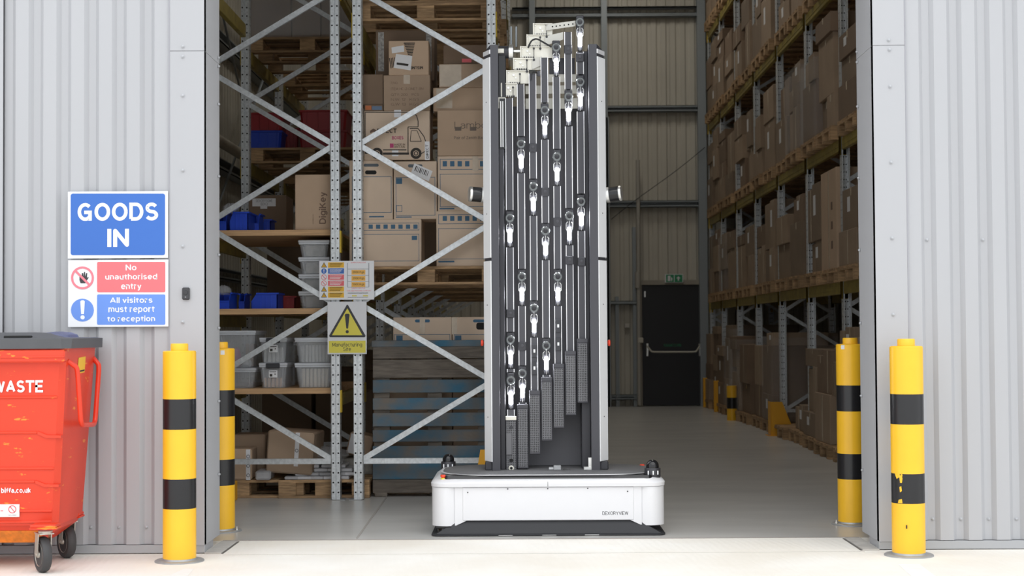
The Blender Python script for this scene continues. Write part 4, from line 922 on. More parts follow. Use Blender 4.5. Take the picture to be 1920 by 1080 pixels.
c = cpx(466, 366, 537, 430, YA+1.02, .4, 'dark brown carton with long white label at the back of the upper shelf', zb=zs1, m=M_cardd)
mb = MB(); platepx(mb, 473, 372, 517, 387, YA+1.018, .001); platepx(mb, 488, 387, 501, 391.5, YA+1.018, .001); lb = mk('white_label', mb, M_label, c); textpx('DEXORYSOME\nBOX 2', 480, 374, 511, 385, YA+1.0165, M_ink, lb)
c = cpx(553, 327, 624, 430, YA, .5, 'tall brown carton with vertical dark wordmark on the upper shelf', zb=zs1, m=M_card)
text('DigiKey', at(606, 390, YA-.0012), 60*sc(YA), 16*sc(YA), M_inkbr, c, .02, (0, 0, 1), (-1, 0, 0)); text('www.digikey.com', at(587, 411, YA-.0012), 18*sc(YA), 2.6*sc(YA), M_inkbr, c, .01, (0, 0, 1), (-1, 0, 0))
# middle shelf
binpx(401, 548, 433, 578, YA, .32, zs2, 'blue picking bin at the doorway edge of the middle shelf'); p = at(418, 548, YA+.1); bag(p.x, YA+.14, p.z-.02, .07, .07, .075, 'clear bag of small parts in the middle shelf bin')
binpx(445, 550, 461, 578, YA+.25, .25, zs2, 'narrow blue bin set back between two larger middle shelf bins'); binpx(468, 549, 523, 578, YA+.05, .3, zs2, 'wide blue picking bin lying lengthwise on the middle shelf', face='-x')
binpx(524, 555, 556, 578, YA+.55, .3, zs2, 'dark red bin deep in the middle shelf', m=M_dred, face='-x')
# tubs with lids
def tub(x0, x1, y0, y1, z0, z1, label, m=M_tub, lid=M_tubl, clip=False, lab=False, group=None, ribs=True):
    o = root('plastic_tub', ((x0+x1)/2, (y0+y1)/2, z0), label, 'storage tub', group); lh = .022; tp = min(.03, (x1-x0)*.08); t = .004
    zb = z1-lh; mb = MB()
    def rg(i, z): k = tp*(1-(z-z0)/(zb-z0)); return ringz(z, x0+k+i, x1-k-i, y0+k+i, y1-k-i, .015)
    hull(mb, [rg(0, z0), rg(0, zb)], top=False); hull(mb, [list(reversed(rg(t, z0+t))), list(reversed(rg(t, zb)))], top=False, bot=False)
    mk('tub_body', mb, m, o)
    if ribs:
        for k in (.12, .88):
            mb = MB(); xa = x0+tp+(x1-x0-2*tp)*k; xb_ = x0+(x1-x0)*k; mb.bar((xa, y0+tp-.001, z0+.005), (xb_, y0-.001, zb), .008, .004); mk('tub_rib', mb, m, o)
    mb = MB(); mb.box(x0-.008, x1+.008, y0-.008, y1+.008, zb, z1, .005); mb.box(x0-.004, x1+.004, y0-.004, y1+.004, zb-.012, zb, .002); mk('lid', mb, lid, o)
    if clip: mb = MB(); xc = (x0+x1)/2; mb.box(xc-.055, xc+.055, y0-.018, y0-.006, zb-.02, z1-.002, .004); mk('clip_handle', mb, M_dclip, o)
    if lab:
        mb = MB(); xc = (x0+x1)/2; zc = z0+(z1-z0)*.56; yy = y0+tp*.5-.008; mb.box(xc-.034, xc+.034, yy-.001, yy, zc-.028, zc+.028); l = mk('paper_label', mb, M_label, o)
        mb = MB(); mb.box(xc-.028, xc+.026, yy-.002, yy-.0012, zc+.014, zc+.02); mb.box(xc-.026, xc-.006, yy-.002, yy-.0012, zc-.02, zc); mb.box(xc+.012, xc+.02, yy-.002, yy-.0012, zc-.006, zc+.004); mk('label_print', mb, M_ink, l)
    return o
def tubpx(px0, py0, px1, py1, Y, dep, z0, label, **k):
    a = rc(px0, py0, px1, py1, Y); return tub(a[0]+.008, a[1]-.008, Y, Y+dep, z0, a[3], label, **k), a[3]
M_fill = mat('stored_goods', (.42, .40, .36), .7, var=.4, vscale=18)
def fill(x0, x1, y0, y1, z0, z1, label): mb = MB(); mb.box(x0, x1, y0, y1, z0, z1, .006); return tag(mk('stored_goods', mb, M_fill, loc=((x0+x1)/2, (y0+y1)/2, z0)), label, 'goods')
z = zs2
for k, (py0, py1) in enumerate(((546, 578), (514, 546), (482, 514), (450, 482))):
    a = rc(559, py0, 640, py1, YA+.04); lab = ('lowest', 'second', 'third', 'topmost')[k]
    tub(a[0]+.008, a[1]-.10, YA+.04, YA+.5, z, a[3], '%s of four clear tubs stacked on the middle shelf' % lab)
    fill(a[0]+.05, a[1]-.14, YA+.09, YA+.45, z+.006, z+(a[3]-z)*.72, 'grey goods packed inside the %s tub of the middle shelf stack' % lab); z = a[3]
# lower shelf tubs
_, z = tubpx(404, 690, 480, 727, YA+.0, .5, zs3, 'wide grey tub at the doorway end of the lower shelf, bottom of two')
tubpx(404, 620, 480, 690, YA+.0, .5, z, 'tall grey tub at the doorway end of the lower shelf, top of two', clip=False)
a = rc(430, 645, 450, 685, YA+.1); bag((a[0]+a[1])/2, YA+.15, z+.008, .05, .07, .15, 'pink wrapped goods inside the tall grey tub', mat('pink_wrap', (.45, .08, .20), .3)); 
a = rc(454, 645, 470, 656, YA+.1); carton(a[0], a[1], YA+.25, YA+.4, z+.006, a[3], 'small orange carton inside the tall grey tub', M_card)
a = rc(452, 668, 474, 690, YA+.1); bag((a[0]+a[1])/2, YA+.1, z+.008, .035, .05, .07, 'clear wrapped coil inside the tall grey tub', M_pack)
def rods(px0, px1, n, Y, z0, z1, label, group, m):
    for i in range(n):
        p = at(px0+(px1-px0)*(i+.5)/n, 700, Y); r = (px1-px0)/n*sc(Y)*.42
        mb = MB(); mb.lathe([(r*.9, 0), (r, .006), (r, z1-z0-.006), (r*.9, z1-z0)], (p.x, Y+r, z0), n=10); tag(mk('cardboard_tube', mb, m, loc=(p.x, Y+r, z0), smooth=True), label, 'tube', group)
M_rodc = mat('cream_tube', (.62, .55, .45), .7, rnd=.1); M_rodg = mat('grey_tube', (.50, .50, .47), .7, rnd=.15); M_rodp = mat('peach_tube', (.62, .40, .26), .7, rnd=.1)
_, z = tubpx(485, 680.5, 539, 727, YA+.0, .4, zs3, 'labelled clear tub with black clip, bottom of middle pair', clip=True, lab=True)
rods(493, 530, 5, YA+.045, zs3+.006, zs3+.08, 'short peach tube standing in the bottom clipped tub', 'peach tubes in the bottom clipped tub', M_rodp)
rods(493, 532, 5, YA+.05, z+.006, z+.12, 'grey tube standing in the upper labelled tub', 'grey tubes in the upper labelled tub', M_rodg)
tubpx(486, 633, 539, 680.5, YA+.0, .4, z, 'labelled clear tub, top of the middle pair on the lower shelf', clip=True, lab=True)
_, z = tubpx(552, 680.5, 628, 727, YA+.0, .4, zs3, 'clear tub of pale tubes beside the upright, bottom of two')
rods(565, 616, 7, YA+.045, zs3+.006, zs3+.15, 'pale tube standing in the bottom tub beside the upright', 'pale tubes in the bottom right tub', M_rodc)
rods(565, 616, 8, YA+.045, z+.006, z+.14, 'pale tube standing in the top tub beside the upright', 'pale tubes in the top right tub', M_rodg)
tubpx(552, 633, 628, 680.5, YA+.0, .4, z, 'clear tub of pale tubes beside the upright, top of two')
# second column of tubs hidden behind
for k, (px, lab) in enumerate(((538, 'shadowed clear tub set behind the two columns of labelled tubs'),)):
    tubpx(530, 640, 556, 727, YA+.45, .4, zs3, lab)
# floor level: pallets and cartons
pl1 = pallet(at(450, 900, YA).x, YA+.42, 0, 'worn pallet under the left taped carton at floor level', 1.0, .8)
p0 = at(521, 930, YR+.13).x
plA = pallet(p0+.36, YR+.13+.51, 0, 'pale pallet under the clear packets at floor level', .72, .98)
zf = .145
def taped(px0, py0, px1, py1, Y, dep, label, rot, tp):
    c = cpx(px0, py0, px1, py1, Y, dep, label, zb=zf, m=M_card, b=.012)
    mb = MB(); platepx(mb, tp, py0+1, tp+8, py1-3, Y-.0016, .0008)
    c.rotation_euler = (0, 0, 0); t = mk('printed_tape', mb, M_wtape, c)
    mb = MB()
    for i in range(3):
        yy = py0+14+i*(py1-py0-22)/2.2; ring(mb, tp+4, yy, 3.4, 2.4, Y-.0026, 10)
    mk('tape_logo', mb, M_dgrey, t); c.rotation_euler = rot; return c
taped(425, 842, 470, 903, YA+.0, .35, 'brown carton with open flaps and white printed tape near the bollard', (0, 0, .05), 459)
c0 = cpx(436, 815, 497, 903, YA+.42, .3, 'brown carton with bulging top behind the open taped carton', zb=zf, m=M_card, b=.01)
cT = taped(500, 820, 588, 887, YA+.02, .42, 'large dented brown carton leaning with white printed tape', (math.radians(0), math.radians(4), math.radians(-4)), 553); cT.location.z += .045
mb = MB(); a = rc(478.5, 883, 507, 902, YA-.02); w0 = tag(mk('wrapped_pack', MB().box(a[0], a[1], YA-.02, YA+.2, zf, a[3], .012), M_pack, loc=((a[0]+a[1])/2, YA+.1, zf)), 'small square pack in silver wrap between the two taped cartons', 'package')
# foil packets pile
pk = random.Random(3)
for r in range(5):
    n = 6-r
    for i in range(n):
        px = 533+r*13+i*24+(pk.random()*6 if r else 0); w_ = 26; Yk = YA+.0+.03*r
        if px+w_ > 676: continue
        a = rc(px, 890-r*7, px+w_, 897-r*7, Yk); z0 = zf+r*.0275
        c = tag(mk('foil_packet', MB().box(a[0], a[1], Yk, Yk+.2+.1*pk.random(), z0, z0+.026, .006), M_pack, loc=((a[0]+a[1])/2, Yk+.1, z0)), 'silver packet in the flat pile on the pale pallet', 'packet', 'silver packets heaped on the pale pallet'); c.rotation_euler = (0, 0, pk.uniform(-.06, .06))
p = at(615, 868, YA+.25); bag(p.x, YA+.32, zf+.139, .15, .13, .10, 'crumpled clear film on top of the silver packets')
p = at(668, 845, YA+.5); c = carton(p.x-.09, p.x+.11, YA+.5, YA+.8, .29, .47, 'small brown carton with printed tape tilted behind the twin uprights', M_card, b=.008)
mb = MB(); mb.box(p.x-.08, p.x-.0, YA+.498, YA+.4995, .30, .46); t = mk('printed_tape', mb, M_wtape, c); c.rotation_euler = (0, math.radians(13), 0)
fill(p.x-.22, p.x+.14, YA+.42, YA+.85, .145, .27, 'grey bundle supporting the tilted carton behind the uprights')
# deeper bays of rack A
def pair(i): return (LY[i]+LY[i+1])/2+.05
xc = (xA0+xA1)/2; Y5 = pair(1)-.62; zPa = at(550, 277, Y5).z-.146; zPb = at(550, 70, Y5).z-.146
for i, z, nm in ((1, zPa, 'under the red and blue crates'), (1, zPb, 'high above the red crates carrying wrapped cartons'), (2, zPb, 'third bay back, top beams of the left racking'), (2, zPa, 'third bay back, under the dark red crates'), (3, zPa, 'fourth bay back of the left racking'), (1, 0, 'on the floor in the second bay of the left racking'), (2, 0, 'on the floor in the third bay of the left racking')):
    pallet(xc, pair(i)-.05, z, 'pallet '+nm, 1.1, 1.2 if i < 2 else 1.0, far=(i > 1 or z == 0))
zc = zPa+.146
def crate(px0, py0, px1, py1, Y, dep, z0, label, m, cat='crate'):
    a = rc(px0, py0, px1, py1, Y); o = root('plastic_crate', ((a[0]+a[1])/2, Y+dep/2, z0), label, cat)
    x0, x1, z1 = a[0], a[1], a[3]; mb = MB(); hull(mb, [ringz(z0, x0+.015, x1-.015, Y+.015, Y+dep-.015, .02), ringz(z1-.02, x0, x1, Y, Y+dep, .02)]); mk('crate_body', mb, m, o)
    mb = MB(); mb.box(x0-.01, x1+.01, Y-.01, Y+dep+.01, z1-.02, z1, .004); mk('crate_rim', mb, m, o)
    mb = MB()
    for k in range(4): xx = x0+(x1-x0)*(.14+.24*k); mb.box(xx-.004, xx+.004, Y-.006, Y+.012, z0+.02, z1-.02)
    mk('crate_rib', mb, m, o); return a[3]
z = crate(459, 244.5, 528, 276, Y5, .5, zc, 'blue crate on the high pallet, below the dark red crate', M_bin)
crate(459, 211, 530, 244.5, Y5+.02, .5, z, 'dark red crate resting on the blue crate', M_dred)
z = crate(560, 244, 650, 276, Y5+.02, .5, zc, 'dark red crate lower right on the high pallet', M_dred); crate(562, 206, 650, 244, Y5+.03, .48, z, 'dark red crate upper right on the high pallet', M_dred)
crate(532, 240, 560, 276, Y5+.3, .4, zc, 'dark red crate set back between the crate stacks', M_dred)
z0 = zPb+.146
for k, (px0, px1, py0) in enumerate(((462, 545, -26), (547, 600, -30), (602, 665, -24))):
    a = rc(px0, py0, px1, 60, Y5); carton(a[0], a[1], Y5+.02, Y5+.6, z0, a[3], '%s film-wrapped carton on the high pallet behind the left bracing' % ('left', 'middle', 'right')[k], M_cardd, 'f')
a = rc(458, -30, 668, 65, Y5-.02); mb = MB(); mb.box(a[0]-.01, a[1]+.02, Y5-.005, Y5+.62, z0+.005, a[3]+.02, .02); tag(mk('stretch_film', mb, M_film, loc=((a[0]+a[1])/2, Y5+.3, z0)), 'stretch film around the cartons on the high left pallet', 'stretch film')
for i in (1, 2, 3):
    Yq = pair(i)-.5
    for k in range(2):
        x0 = xA0+.1+k*.5; h = (.75, .95, .6)[(i+k) % 3]
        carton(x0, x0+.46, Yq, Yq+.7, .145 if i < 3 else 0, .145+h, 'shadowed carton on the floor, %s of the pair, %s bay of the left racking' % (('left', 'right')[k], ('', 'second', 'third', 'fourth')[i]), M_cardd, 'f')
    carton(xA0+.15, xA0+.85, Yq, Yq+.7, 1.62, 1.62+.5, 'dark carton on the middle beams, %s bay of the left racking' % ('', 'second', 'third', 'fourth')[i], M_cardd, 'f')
    mb = MB(); mb.box(xA0+.05, xA1-.05, Yq-.1, Yq+1.1, 1.585, 1.62); mk('shelf_board', mb, M_shelf, rkA)
    for x, s in ((xA0, 1), (xA1, -1)): beam(rkA, x, LY[i], LY[i+1], 1.465, .12, s)
# ================================================================ RACK C LOAD (right aisle)
ORD = ['first', 'second', 'third', 'fourth', 'fifth', 'sixth', 'seventh']
LVL = ['floor level', 'lower beams', 'middle beams', 'upper beams', 'top beams']
rs = random.Random(21)
def stackload(xf, yc, z, dep, W, H, tag_, rows=None, far=False, dark=False):
    n = 0; zz_ = z; top = z+H; ordn = 0
    while zz_ < top-.12 and ordn < 4:
        h = rs.choice([.26, .34, .42, .5, .62]); h = min(h, top-zz_)
        split = rs.random() < .5 and not far
        m = rs.choice([M_cardb, M_cardb, M_cardb, M_cardd]) if not dark else M_cardd  # darkened cardboard colours carry this racking's shade
        pos = ('bottom', 'second', 'third', 'fourth')[ordn]
        inset = rs.uniform(0, .05)
        if split:
            cut = rs.uniform(.38, .62)*W
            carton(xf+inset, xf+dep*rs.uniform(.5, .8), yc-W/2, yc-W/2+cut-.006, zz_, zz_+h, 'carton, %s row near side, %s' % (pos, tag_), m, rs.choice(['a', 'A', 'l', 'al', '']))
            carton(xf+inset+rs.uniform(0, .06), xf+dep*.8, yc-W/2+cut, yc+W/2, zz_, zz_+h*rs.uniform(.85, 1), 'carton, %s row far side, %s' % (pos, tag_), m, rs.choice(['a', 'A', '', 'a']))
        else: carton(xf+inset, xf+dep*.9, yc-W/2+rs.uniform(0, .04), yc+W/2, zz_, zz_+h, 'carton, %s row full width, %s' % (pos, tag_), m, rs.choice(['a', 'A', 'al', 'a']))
        zz_ += h; ordn += 1
    return zz_
for i in range(len(RY)-1):
    y0, y1 = RY[i], RY[i+1]; cell = (y1-y0-.14)/2
    for lv in range(5):
        if lv == 4 and i < 4: continue
        if lv == 3 and i < 1: continue
        zb_ = 0 if lv == 0 else LZ[lv-1]+.12
        for k in range(2):
            yc = y0+.13+cell*(k+.5); tg = '%s half of %s bay, %s, right racking' % (('near', 'far')[k], ORD[i], LVL[lv])
            xf = XF-.06+rs.uniform(-.02, .02) if lv else XF-.10+rs.uniform(-.05, .03)
            Wc = .8 if cell > .83 else round(cell-.04, 2)
            pallet(xf+.6, yc, zb_, 'pallet, %s' % tg, 1.2, Wc, far=(i > 2 or lv > 2))
            H = {0: 1.25, 1: 1.1, 2: 1.25, 3: 1.15, 4: .9}[lv]*rs.uniform(.62, 1)
            if lv == 1 and i == 1 and k == 0:
                o = carton(xf+.02, xf+.62, yc-.40, yc+.40, zb_+.146, zb_+.146+1.02, 'very tall brown carton with taped seam on the lower beams, second bay', M_card, 'A'); mb = MB()
                for q in range(3): mb.box(xf+.0185, xf+.02, yc-.2, yc-.12, zb_+.35+q*.2, zb_+.43+q*.2)
                mk('handling_print', mb, M_inkbr, o); continue
            if lv == 0 and i == 2: H = .0 if k == 1 else .3
            if lv == 0 and i == 1: H = .95
            if H > .1: stackload(xf+.01, yc, zb_+.146, 1.15, Wc, H, tg, far=(i > 4))
            if (lv, i, k) in ((2, 2, 0), (2, 1, 1), (0, 3, 0), (0, 5, 0), (1, 5, 1), (0, 4, 1)):
                mb = MB(); mb.box(xf+.0, xf+1.1, yc-.41, yc+.41, zb_+.15, zb_+.15+H*.95, .02); tag(mk('stretch_film', mb, M_wrap, loc=(xf+.55, yc, zb_+.15)), 'stretch film round cartons, '+tg, 'stretch film')
# upright protectors and low bollards
def protector(x, y, s, label, h=.42, w=.30):
    o = root('upright_protector', (x, y, 0), label, 'rack protector')
    mb = MB(); mb.box(x-.008, x, y-.06, y+.14, 0, h, .002); mb.prism([(x, 0), (x+w*s, 0), (x+w*s*.45, h), (x, h)], 'y', y-.07, y-.06); mk('guard_plate', mb, M_prot, o)
    mb = MB(); mb.box(x-.04, x+.10, y-.10, y+.16, 0, .008); mk('foot', mb, M_prot, o)
    for k in (0, 1): mb = MB(); mb.lathe([(.012, .008), (.012, .02)], (x-.022, y-.04+.14*k, 0), n=6); mk('anchor_bolt', mb, M_steelpl, o)
protector(XF-.15, RY[3]-.12, 1, 'yellow angled protector guarding a right rack upright in mid aisle')
protector(at(914, 800, YR-.12).x, YR-.12, -1, 'yellow protector at the rack foot behind the robot base', .40, .12)
for i, y in ((5, RY[6]-.1), (6, RY[7]-.15)):
    mb = MB(); mb.box(XF-.16, XF-.08, y-.04, y+.04, 0, .50, .006); tag(mk('guard_post', mb, M_prot, loc=(XF-.12, y, 0)), '%s orange guard post at the far end of the right racking' % ('nearer', 'farther')[i-5], 'guard post')
lb_ = root('low_bollard', (XF-.18, RY[5]-.6, 0), 'short yellow bollard with one black band beside the right racking', 'bollard')
for z0, z1, m in ((0, .17, M_yel), (.17, .33, M_blk), (.33, .50, M_yel)): mb = MB(); mb.lathe([(.075, z0), (.075, z1)], (XF-.18, RY[5]-.6, 0), n=20); mk('bollard_band', mb, m, lb_, True)
mb = MB(); p = onz(437, 940); mb.box(p.x-.03, p.x+.012, p.y, p.y+.12, 0, .15, .005); tag(mk('corner_guard', mb, M_prot, loc=(p.x, p.y, 0)), 'orange guard foot just visible behind the left inner bollard', 'rack protector')

# ================================================================ RACK SAFETY SIGNS
YG = YR-.02
g1 = board('load_notice', 598.5, 489, 701.5, 562, YG, 'white rack load notice with amber weight plates fixed across the twin uprights')
for i, (m, y0) in enumerate(((M_orange, 492), (M_blue, 503.2), (M_red, 514.8), (M_red, 526.2), (M_orange, 537.2), (M_orange, 548.2))):
    mb = MB(); platepx(mb, 615, y0, 645, y0+9.8, YG-.001, .0008); pn = mk('notice_panel', mb, m, g1)
    for j in range(3): mb = MB(); platepx(mb, 618, y0+2+j*2.4, 642-j*2, y0+2.9+j*2.4, YG-.0018, .0005); mk('fine_print', mb, M_dgrey if m is M_orange else M_wsign, pn)
    cy = y0+5
    if m is M_orange:
        mb = MB(); polypx(mb, [(607.5, cy-5.5), (613, cy+4.5), (602, cy+4.5)], YG-.001); tr = mk('warning_triangle', mb, M_dgrey, g1)
        mb = MB(); polypx(mb, [(607.5, cy-3.6), (611.4, cy+3.6), (603.6, cy+3.6)], YG-.0018); mk('triangle_fill', mb, M_orange, tr)
        mb = MB(); platepx(mb, 607, cy-1.5, 608, cy+1.6, YG-.0026, .0005); platepx(mb, 607, cy+2.1, 608, cy+3, YG-.0026, .0005); mk('triangle_mark', mb, M_dgrey, tr)
    elif m is M_blue:
        mb = MB(); disc(mb, 607.3, cy, 5, YG-.001); dd = mk('mandatory_disc', mb, M_blue, g1); mb = MB(); platepx(mb, 606.6, cy-3.4, 608, cy+1, YG-.0018, .0005); platepx(mb, 606.6, cy+1.9, 608, cy+3.2, YG-.0018, .0005); mk('disc_mark', mb, M_wsign, dd)
    else:
        mb = MB(); ring(mb, 607.3, cy, 5.2, 4.3, YG-.001, 20); polypx(mb, [(603.8, cy-3), (604.6, cy-3.8), (610.9, cy+3), (610.1, cy+3.8)], YG-.001); mk('prohibition_ring', mb, M_red, g1)
for y0, t in ((506, '2000 Kgs'), (517.5, '2000 Kgs'), (529, '5000 Kgs')):
    mb = MB(); platepx(mb, 659, y0, 685, y0+9, YG-.001, .0008); pn = mk('weight_plate', mb, mat('amber_plate', (.90, .50, .10), .5) if 'amber_plate' not in MATS else MATS['amber_plate'], g1); textpx(t, 661, y0+2, 683, y0+7, YG-.0018, M_ink, pn, .01)
mb = MB()
for y in (504, 516, 527.5, 538): platepx(mb, 651, y, 692, y+.8, YG-.001, .0006)
for x in (651, 691): platepx(mb, x, 493, x+1.2, 538, YG-.001, .0006)
mk('rack_diagram', mb, mat('diagram_grey', (.3, .32, .34), .5), g1)
textpx('SUPERSTORE.CO.UK', 658, 491, 686, 493.4, YG-.0012, M_red, g1, .01); textpx('SUPERSTORE.CO.UK', 659, 539.4, 685, 541.6, YG-.0012, M_red, g1, .01); textpx('THE USED RACKING COMPANY', 650, 544, 696, 546.4, YG-.0012, M_red, g1, .015)
mb = MB(); platepx(mb, 660, 553.5, 669, 555.6, YG-.001, .0006); platepx(mb, 680.5, 553.5, 690, 555.6, YG-.001, .0006); mk('yellow_highlight', mb, M_synyel, g1)
mb = MB()
for y in (548.4, 550, 557): platepx(mb, 652, y, 690, y+.5, YG-.001, .0005)
mk('fine_print', mb, M_dgrey, g1)
g2 = board('manufacturing_sign', 614, 565.5, 687.5, 664, YG-.002, 'white sign with yellow warning triangle reading Manufacturing Site', mat('sign_offwhite', (.72, .73, .76), .4))
Ys = YG-.003
mb = MB(); polypx(mb, [(650.2, 571.5), (652.3, 571.5), (685.5, 629.5), (684, 632.3), (618.5, 632.3), (617, 629.5)], Ys); t1 = mk('warning_triangle', mb, M_dgrey, g2)
mb = MB(); polypx(mb, [(651.3, 578), (679.5, 628.5), (622.5, 628.5)], Ys-.0008); mk('triangle_fill', mb, M_synyel, t1)
mb = MB(); polypx(mb, [(646.5, 590), (648.5, 588.3), (653.5, 588.3), (655.5, 590), (652.8, 615), (651.8, 616.3), (650.3, 616.3), (649.2, 615)], Ys-.0016); disc(mb, 651, 622, 3, Ys-.0016); mk('exclamation_mark', mb, M_dgrey, t1)
mb = MB(); platepx(mb, 616.5, 639, 685.5, 661.5, Ys, .0008); ypn = mk('yellow_panel', mb, M_synyel, g2); textpx('Manufacturing', 623, 642.3, 679, 651.5, Ys-.0008, M_dgrey, ypn, .01); textpx('Site', 643.5, 650.5, 658, 658, Ys-.0008, M_dgrey, ypn, .01)

# ================================================================ ROBOT
RB = .725                                  # front plane of the base
xb0 = at(808.5, 950, RB).x; xb1 = at(1247.5, 945, RB).x; XC = (xb0+xb1)/2; HW = (xb1-xb0)/2; BD = .84
rb = root('scanning_robot', (XC, RB+BD/2, 0), 'tall stock-scanning robot with white wheeled base standing in the doorway', 'robot')
kx = sc(RB)
def zb(py, Y=RB): return at(1028, py, Y).z
def plan(hw, y0, y1, r, n=6):
    pts = []
    for cx, cy, a0 in ((hw-r, y0+r, -90), (hw-r, y1-r, 0), (-hw+r, y1-r, 90), (-hw+r, y0+r, 180)):
        for k in range(n+1): a = math.radians(a0+90*k/n); pts.append((XC+cx+r*math.cos(a), cy+r*math.sin(a)))
    return pts
def loft(mb, secs, cap=True):
    n = len(secs[0][0]); vs = []
    for pl, z in secs: vs += [(p[0], p[1], z) for p in pl]
    fs = [(j*n+i, j*n+(i+1) % n, (j+1)*n+(i+1) % n, (j+1)*n+i) for j in range(len(secs)-1) for i in range(n)]
    if cap: fs += [tuple(range(n))[::-1], tuple(range((len(secs)-1)*n, len(secs)*n))]
    mb.add(vs, fs)
z_lip0 = zb(912.5); z_lip1 = zb(903); z_corner = zb(986); z_mid = zb(976); z_sk = zb(1001, RB-.03)
# corner housings: rounded, deeper than the middle panel
for s in (-1, 1):
    mb = MB(); w_ = .135; pts = []
    xo = XC+s*HW; xi = xo-s*.15
    pl = [(xi, RB+.02)]
    for k in range(7): a = math.radians(90*k/6); pl.append((xo-s*(.10-.10*math.sin(a)), RB+.10-.10*math.cos(a)))
    pl += [(xo, RB+BD-.1), (xo-s*.1, RB+BD), (xi, RB+BD)]
    if s < 0: pl = pl[::-1]
    n = len(pl); mb.prism(pl, 'z', z_corner, z_lip0-.003); mk('corner_housing', mb, M_rw, rb, True)
    mb = MB(); mb.prism([(xi, z_corner), (xi-s*.075, z_mid), (xi-s*.075, z_lip0-.003), (xi, z_lip0-.003)], 'y', RB+.012, RB+.05); mk('corner_fillet', mb, M_rw, rb)
a = XC-HW+.15+.05; b = XC+HW-.15-.05
mb = MB(); mb.box(a, b, RB+.008, RB+.05, z_mid, z_lip0-.003, .004); fp = mk('front_panel', mb, M_rw, rb)
mb = MB(); mb.box(XC-HW+.1, XC+HW-.1, RB+.05, RB+BD-.02, z_mid+.005, z_lip0-.004); mk('chassis', mb, M_rskirt, rb)
mb = MB(); mb.box(XC-HW+.1, XC+HW-.1, RB+BD-.03, RB+BD, z_mid, z_lip0-.003, .004); mk('rear_panel', mb, M_rw, rb)
for px, py in ((877, 923.5), (952, 917), (1027, 916.5), (1102, 916), (1177, 921.5)):
    p = at(px, py, RB); mb = MB(); mb.cyl((p.x, RB+.0085, p.z), (p.x, RB+.005, p.z), .0042, n=10); mk('panel_screw', mb, M_dclip, fp)
textpx('DEXORYVIEW', 1129.5, 959, 1178, 965.5, RB+.0072, M_dgrey, fp, .01); textpx('Powered by', 1130, 956, 1141, 957.6, RB+.0072, M_sil, fp)
# lip with chamfer
mb = MB(); loft(mb, [(plan(HW+.004, RB-.006, RB+BD, .10), z_lip0), (plan(HW+.006, RB-.008, RB+BD+.002, .10), z_lip1-.010), (plan(HW, RB-.001, RB+BD-.004, .10), z_lip1), (plan(HW-.03, RB+.05, RB+BD-.04, .12), z_lip1+.022)]); mk('top_cowl', mb, M_rw, rb, True)
mb = MB(); loft(mb, [(plan(HW-.075, RB+.028, RB+.12, .04), z_lip1+.003), (plan(HW-.075, RB+.045, RB+.12, .04), z_lip1+.034)]); mk('sensor_window', mb, M_rgloss, rb, True)
zd = zb(889, RB+.04); zd = z_lip1+.036
mb = MB(); loft(mb, [(plan(HW-.05, RB+.035, RB+BD-.05, .30, 10), zd), (plan(HW-.045, RB+.03, RB+BD-.045, .30, 10), zd+.006)]); mk('deck_ring', mb, M_rw, rb, True)
mb = MB(); loft(mb, [(plan(HW-.06, RB+.045, RB+BD-.06, .29, 10), zd+.0062), (plan(HW-.063, RB+.048, RB+BD-.063, .29, 10), zd+.009)]); mk('top_deck', mb, M_rtop, rb, True)
zD_ = zd+.009
mb = MB(); mb.box(at(1027, 900, RB).x-.0012, at(1027, 900, RB).x+.0012, RB-.0085, RB+.03, z_lip0+.002, z_lip1); mk('cowl_split', mb, M_dclip, rb)
# skirt
xs = HW-.01
mb = MB(); mb.add([(XC-xs+.17, RB+.03, z_mid+.004), (XC+xs-.17, RB+.03, z_mid+.004), (XC+xs-.02, RB-.015, z_sk), (XC-xs+.02, RB-.015, z_sk), (XC-xs+.17, RB+.08, z_mid+.004), (XC+xs-.17, RB+.08, z_mid+.004), (XC+xs-.02, RB+.08, z_sk), (XC-xs+.02, RB+.08, z_sk)], [(0, 3, 2, 1), (4, 5, 6, 7), (0, 4, 7, 3), (1, 2, 6, 5), (0, 1, 5, 4), (3, 7, 6, 2)]); mk('skirt_slope', mb, M_rskirt, rb)
mb = MB(); loft(mb, [(plan(HW-.02, RB+.0, RB+BD, .05), z_sk-.014), (plan(HW+.0, RB-.028, RB+BD, .05), z_sk-.010), (plan(HW+.0, RB-.028, RB+BD, .05), z_sk-.004), (plan(HW-.02, RB-.012, RB+BD-.02, .05), z_sk+.002)]); mk('bump_skirt', mb, M_rskirt, rb)
for px in (948, 1030, 1110): p = at(px, 1005, RB-.03); mb = MB(); mb.box(p.x-.045, p.x+.045, RB-.031, RB-.0285, z_sk-.0095, z_sk-.006); mk('edge_strip', mb, M_alu, rb)
mb = MB(); mb.box(at(1000, 0, RB).x*0+XC-.10, XC+.10, RB+.02, RB+.10, .001, z_sk-.012, .004); mk('underbody_pad', mb, M_dclip, rb)
for sx in (-.5, .5):
    for yy in (.2, .64): mb = MB(); mb.cyl((XC+sx-.02, RB+yy, .035), (XC+sx+.02, RB+yy, .035), .035, n=18); mk('drive_wheel', mb, M_tyre, rb, True)
# lower left scanner pod
p = at(829, 995, RB+.02); mb = MB(); mb.lathe([(.05, z_sk), (.052, z_corner-.012), (.046, z_corner)], (p.x+.02, RB+.06, 0), n=20); mb.box(p.x-.04, p.x+.06, RB+.005, RB+.02, z_corner-.015, z_corner, .003); mk('corner_scanner', mb, M_rgloss, rb, True)
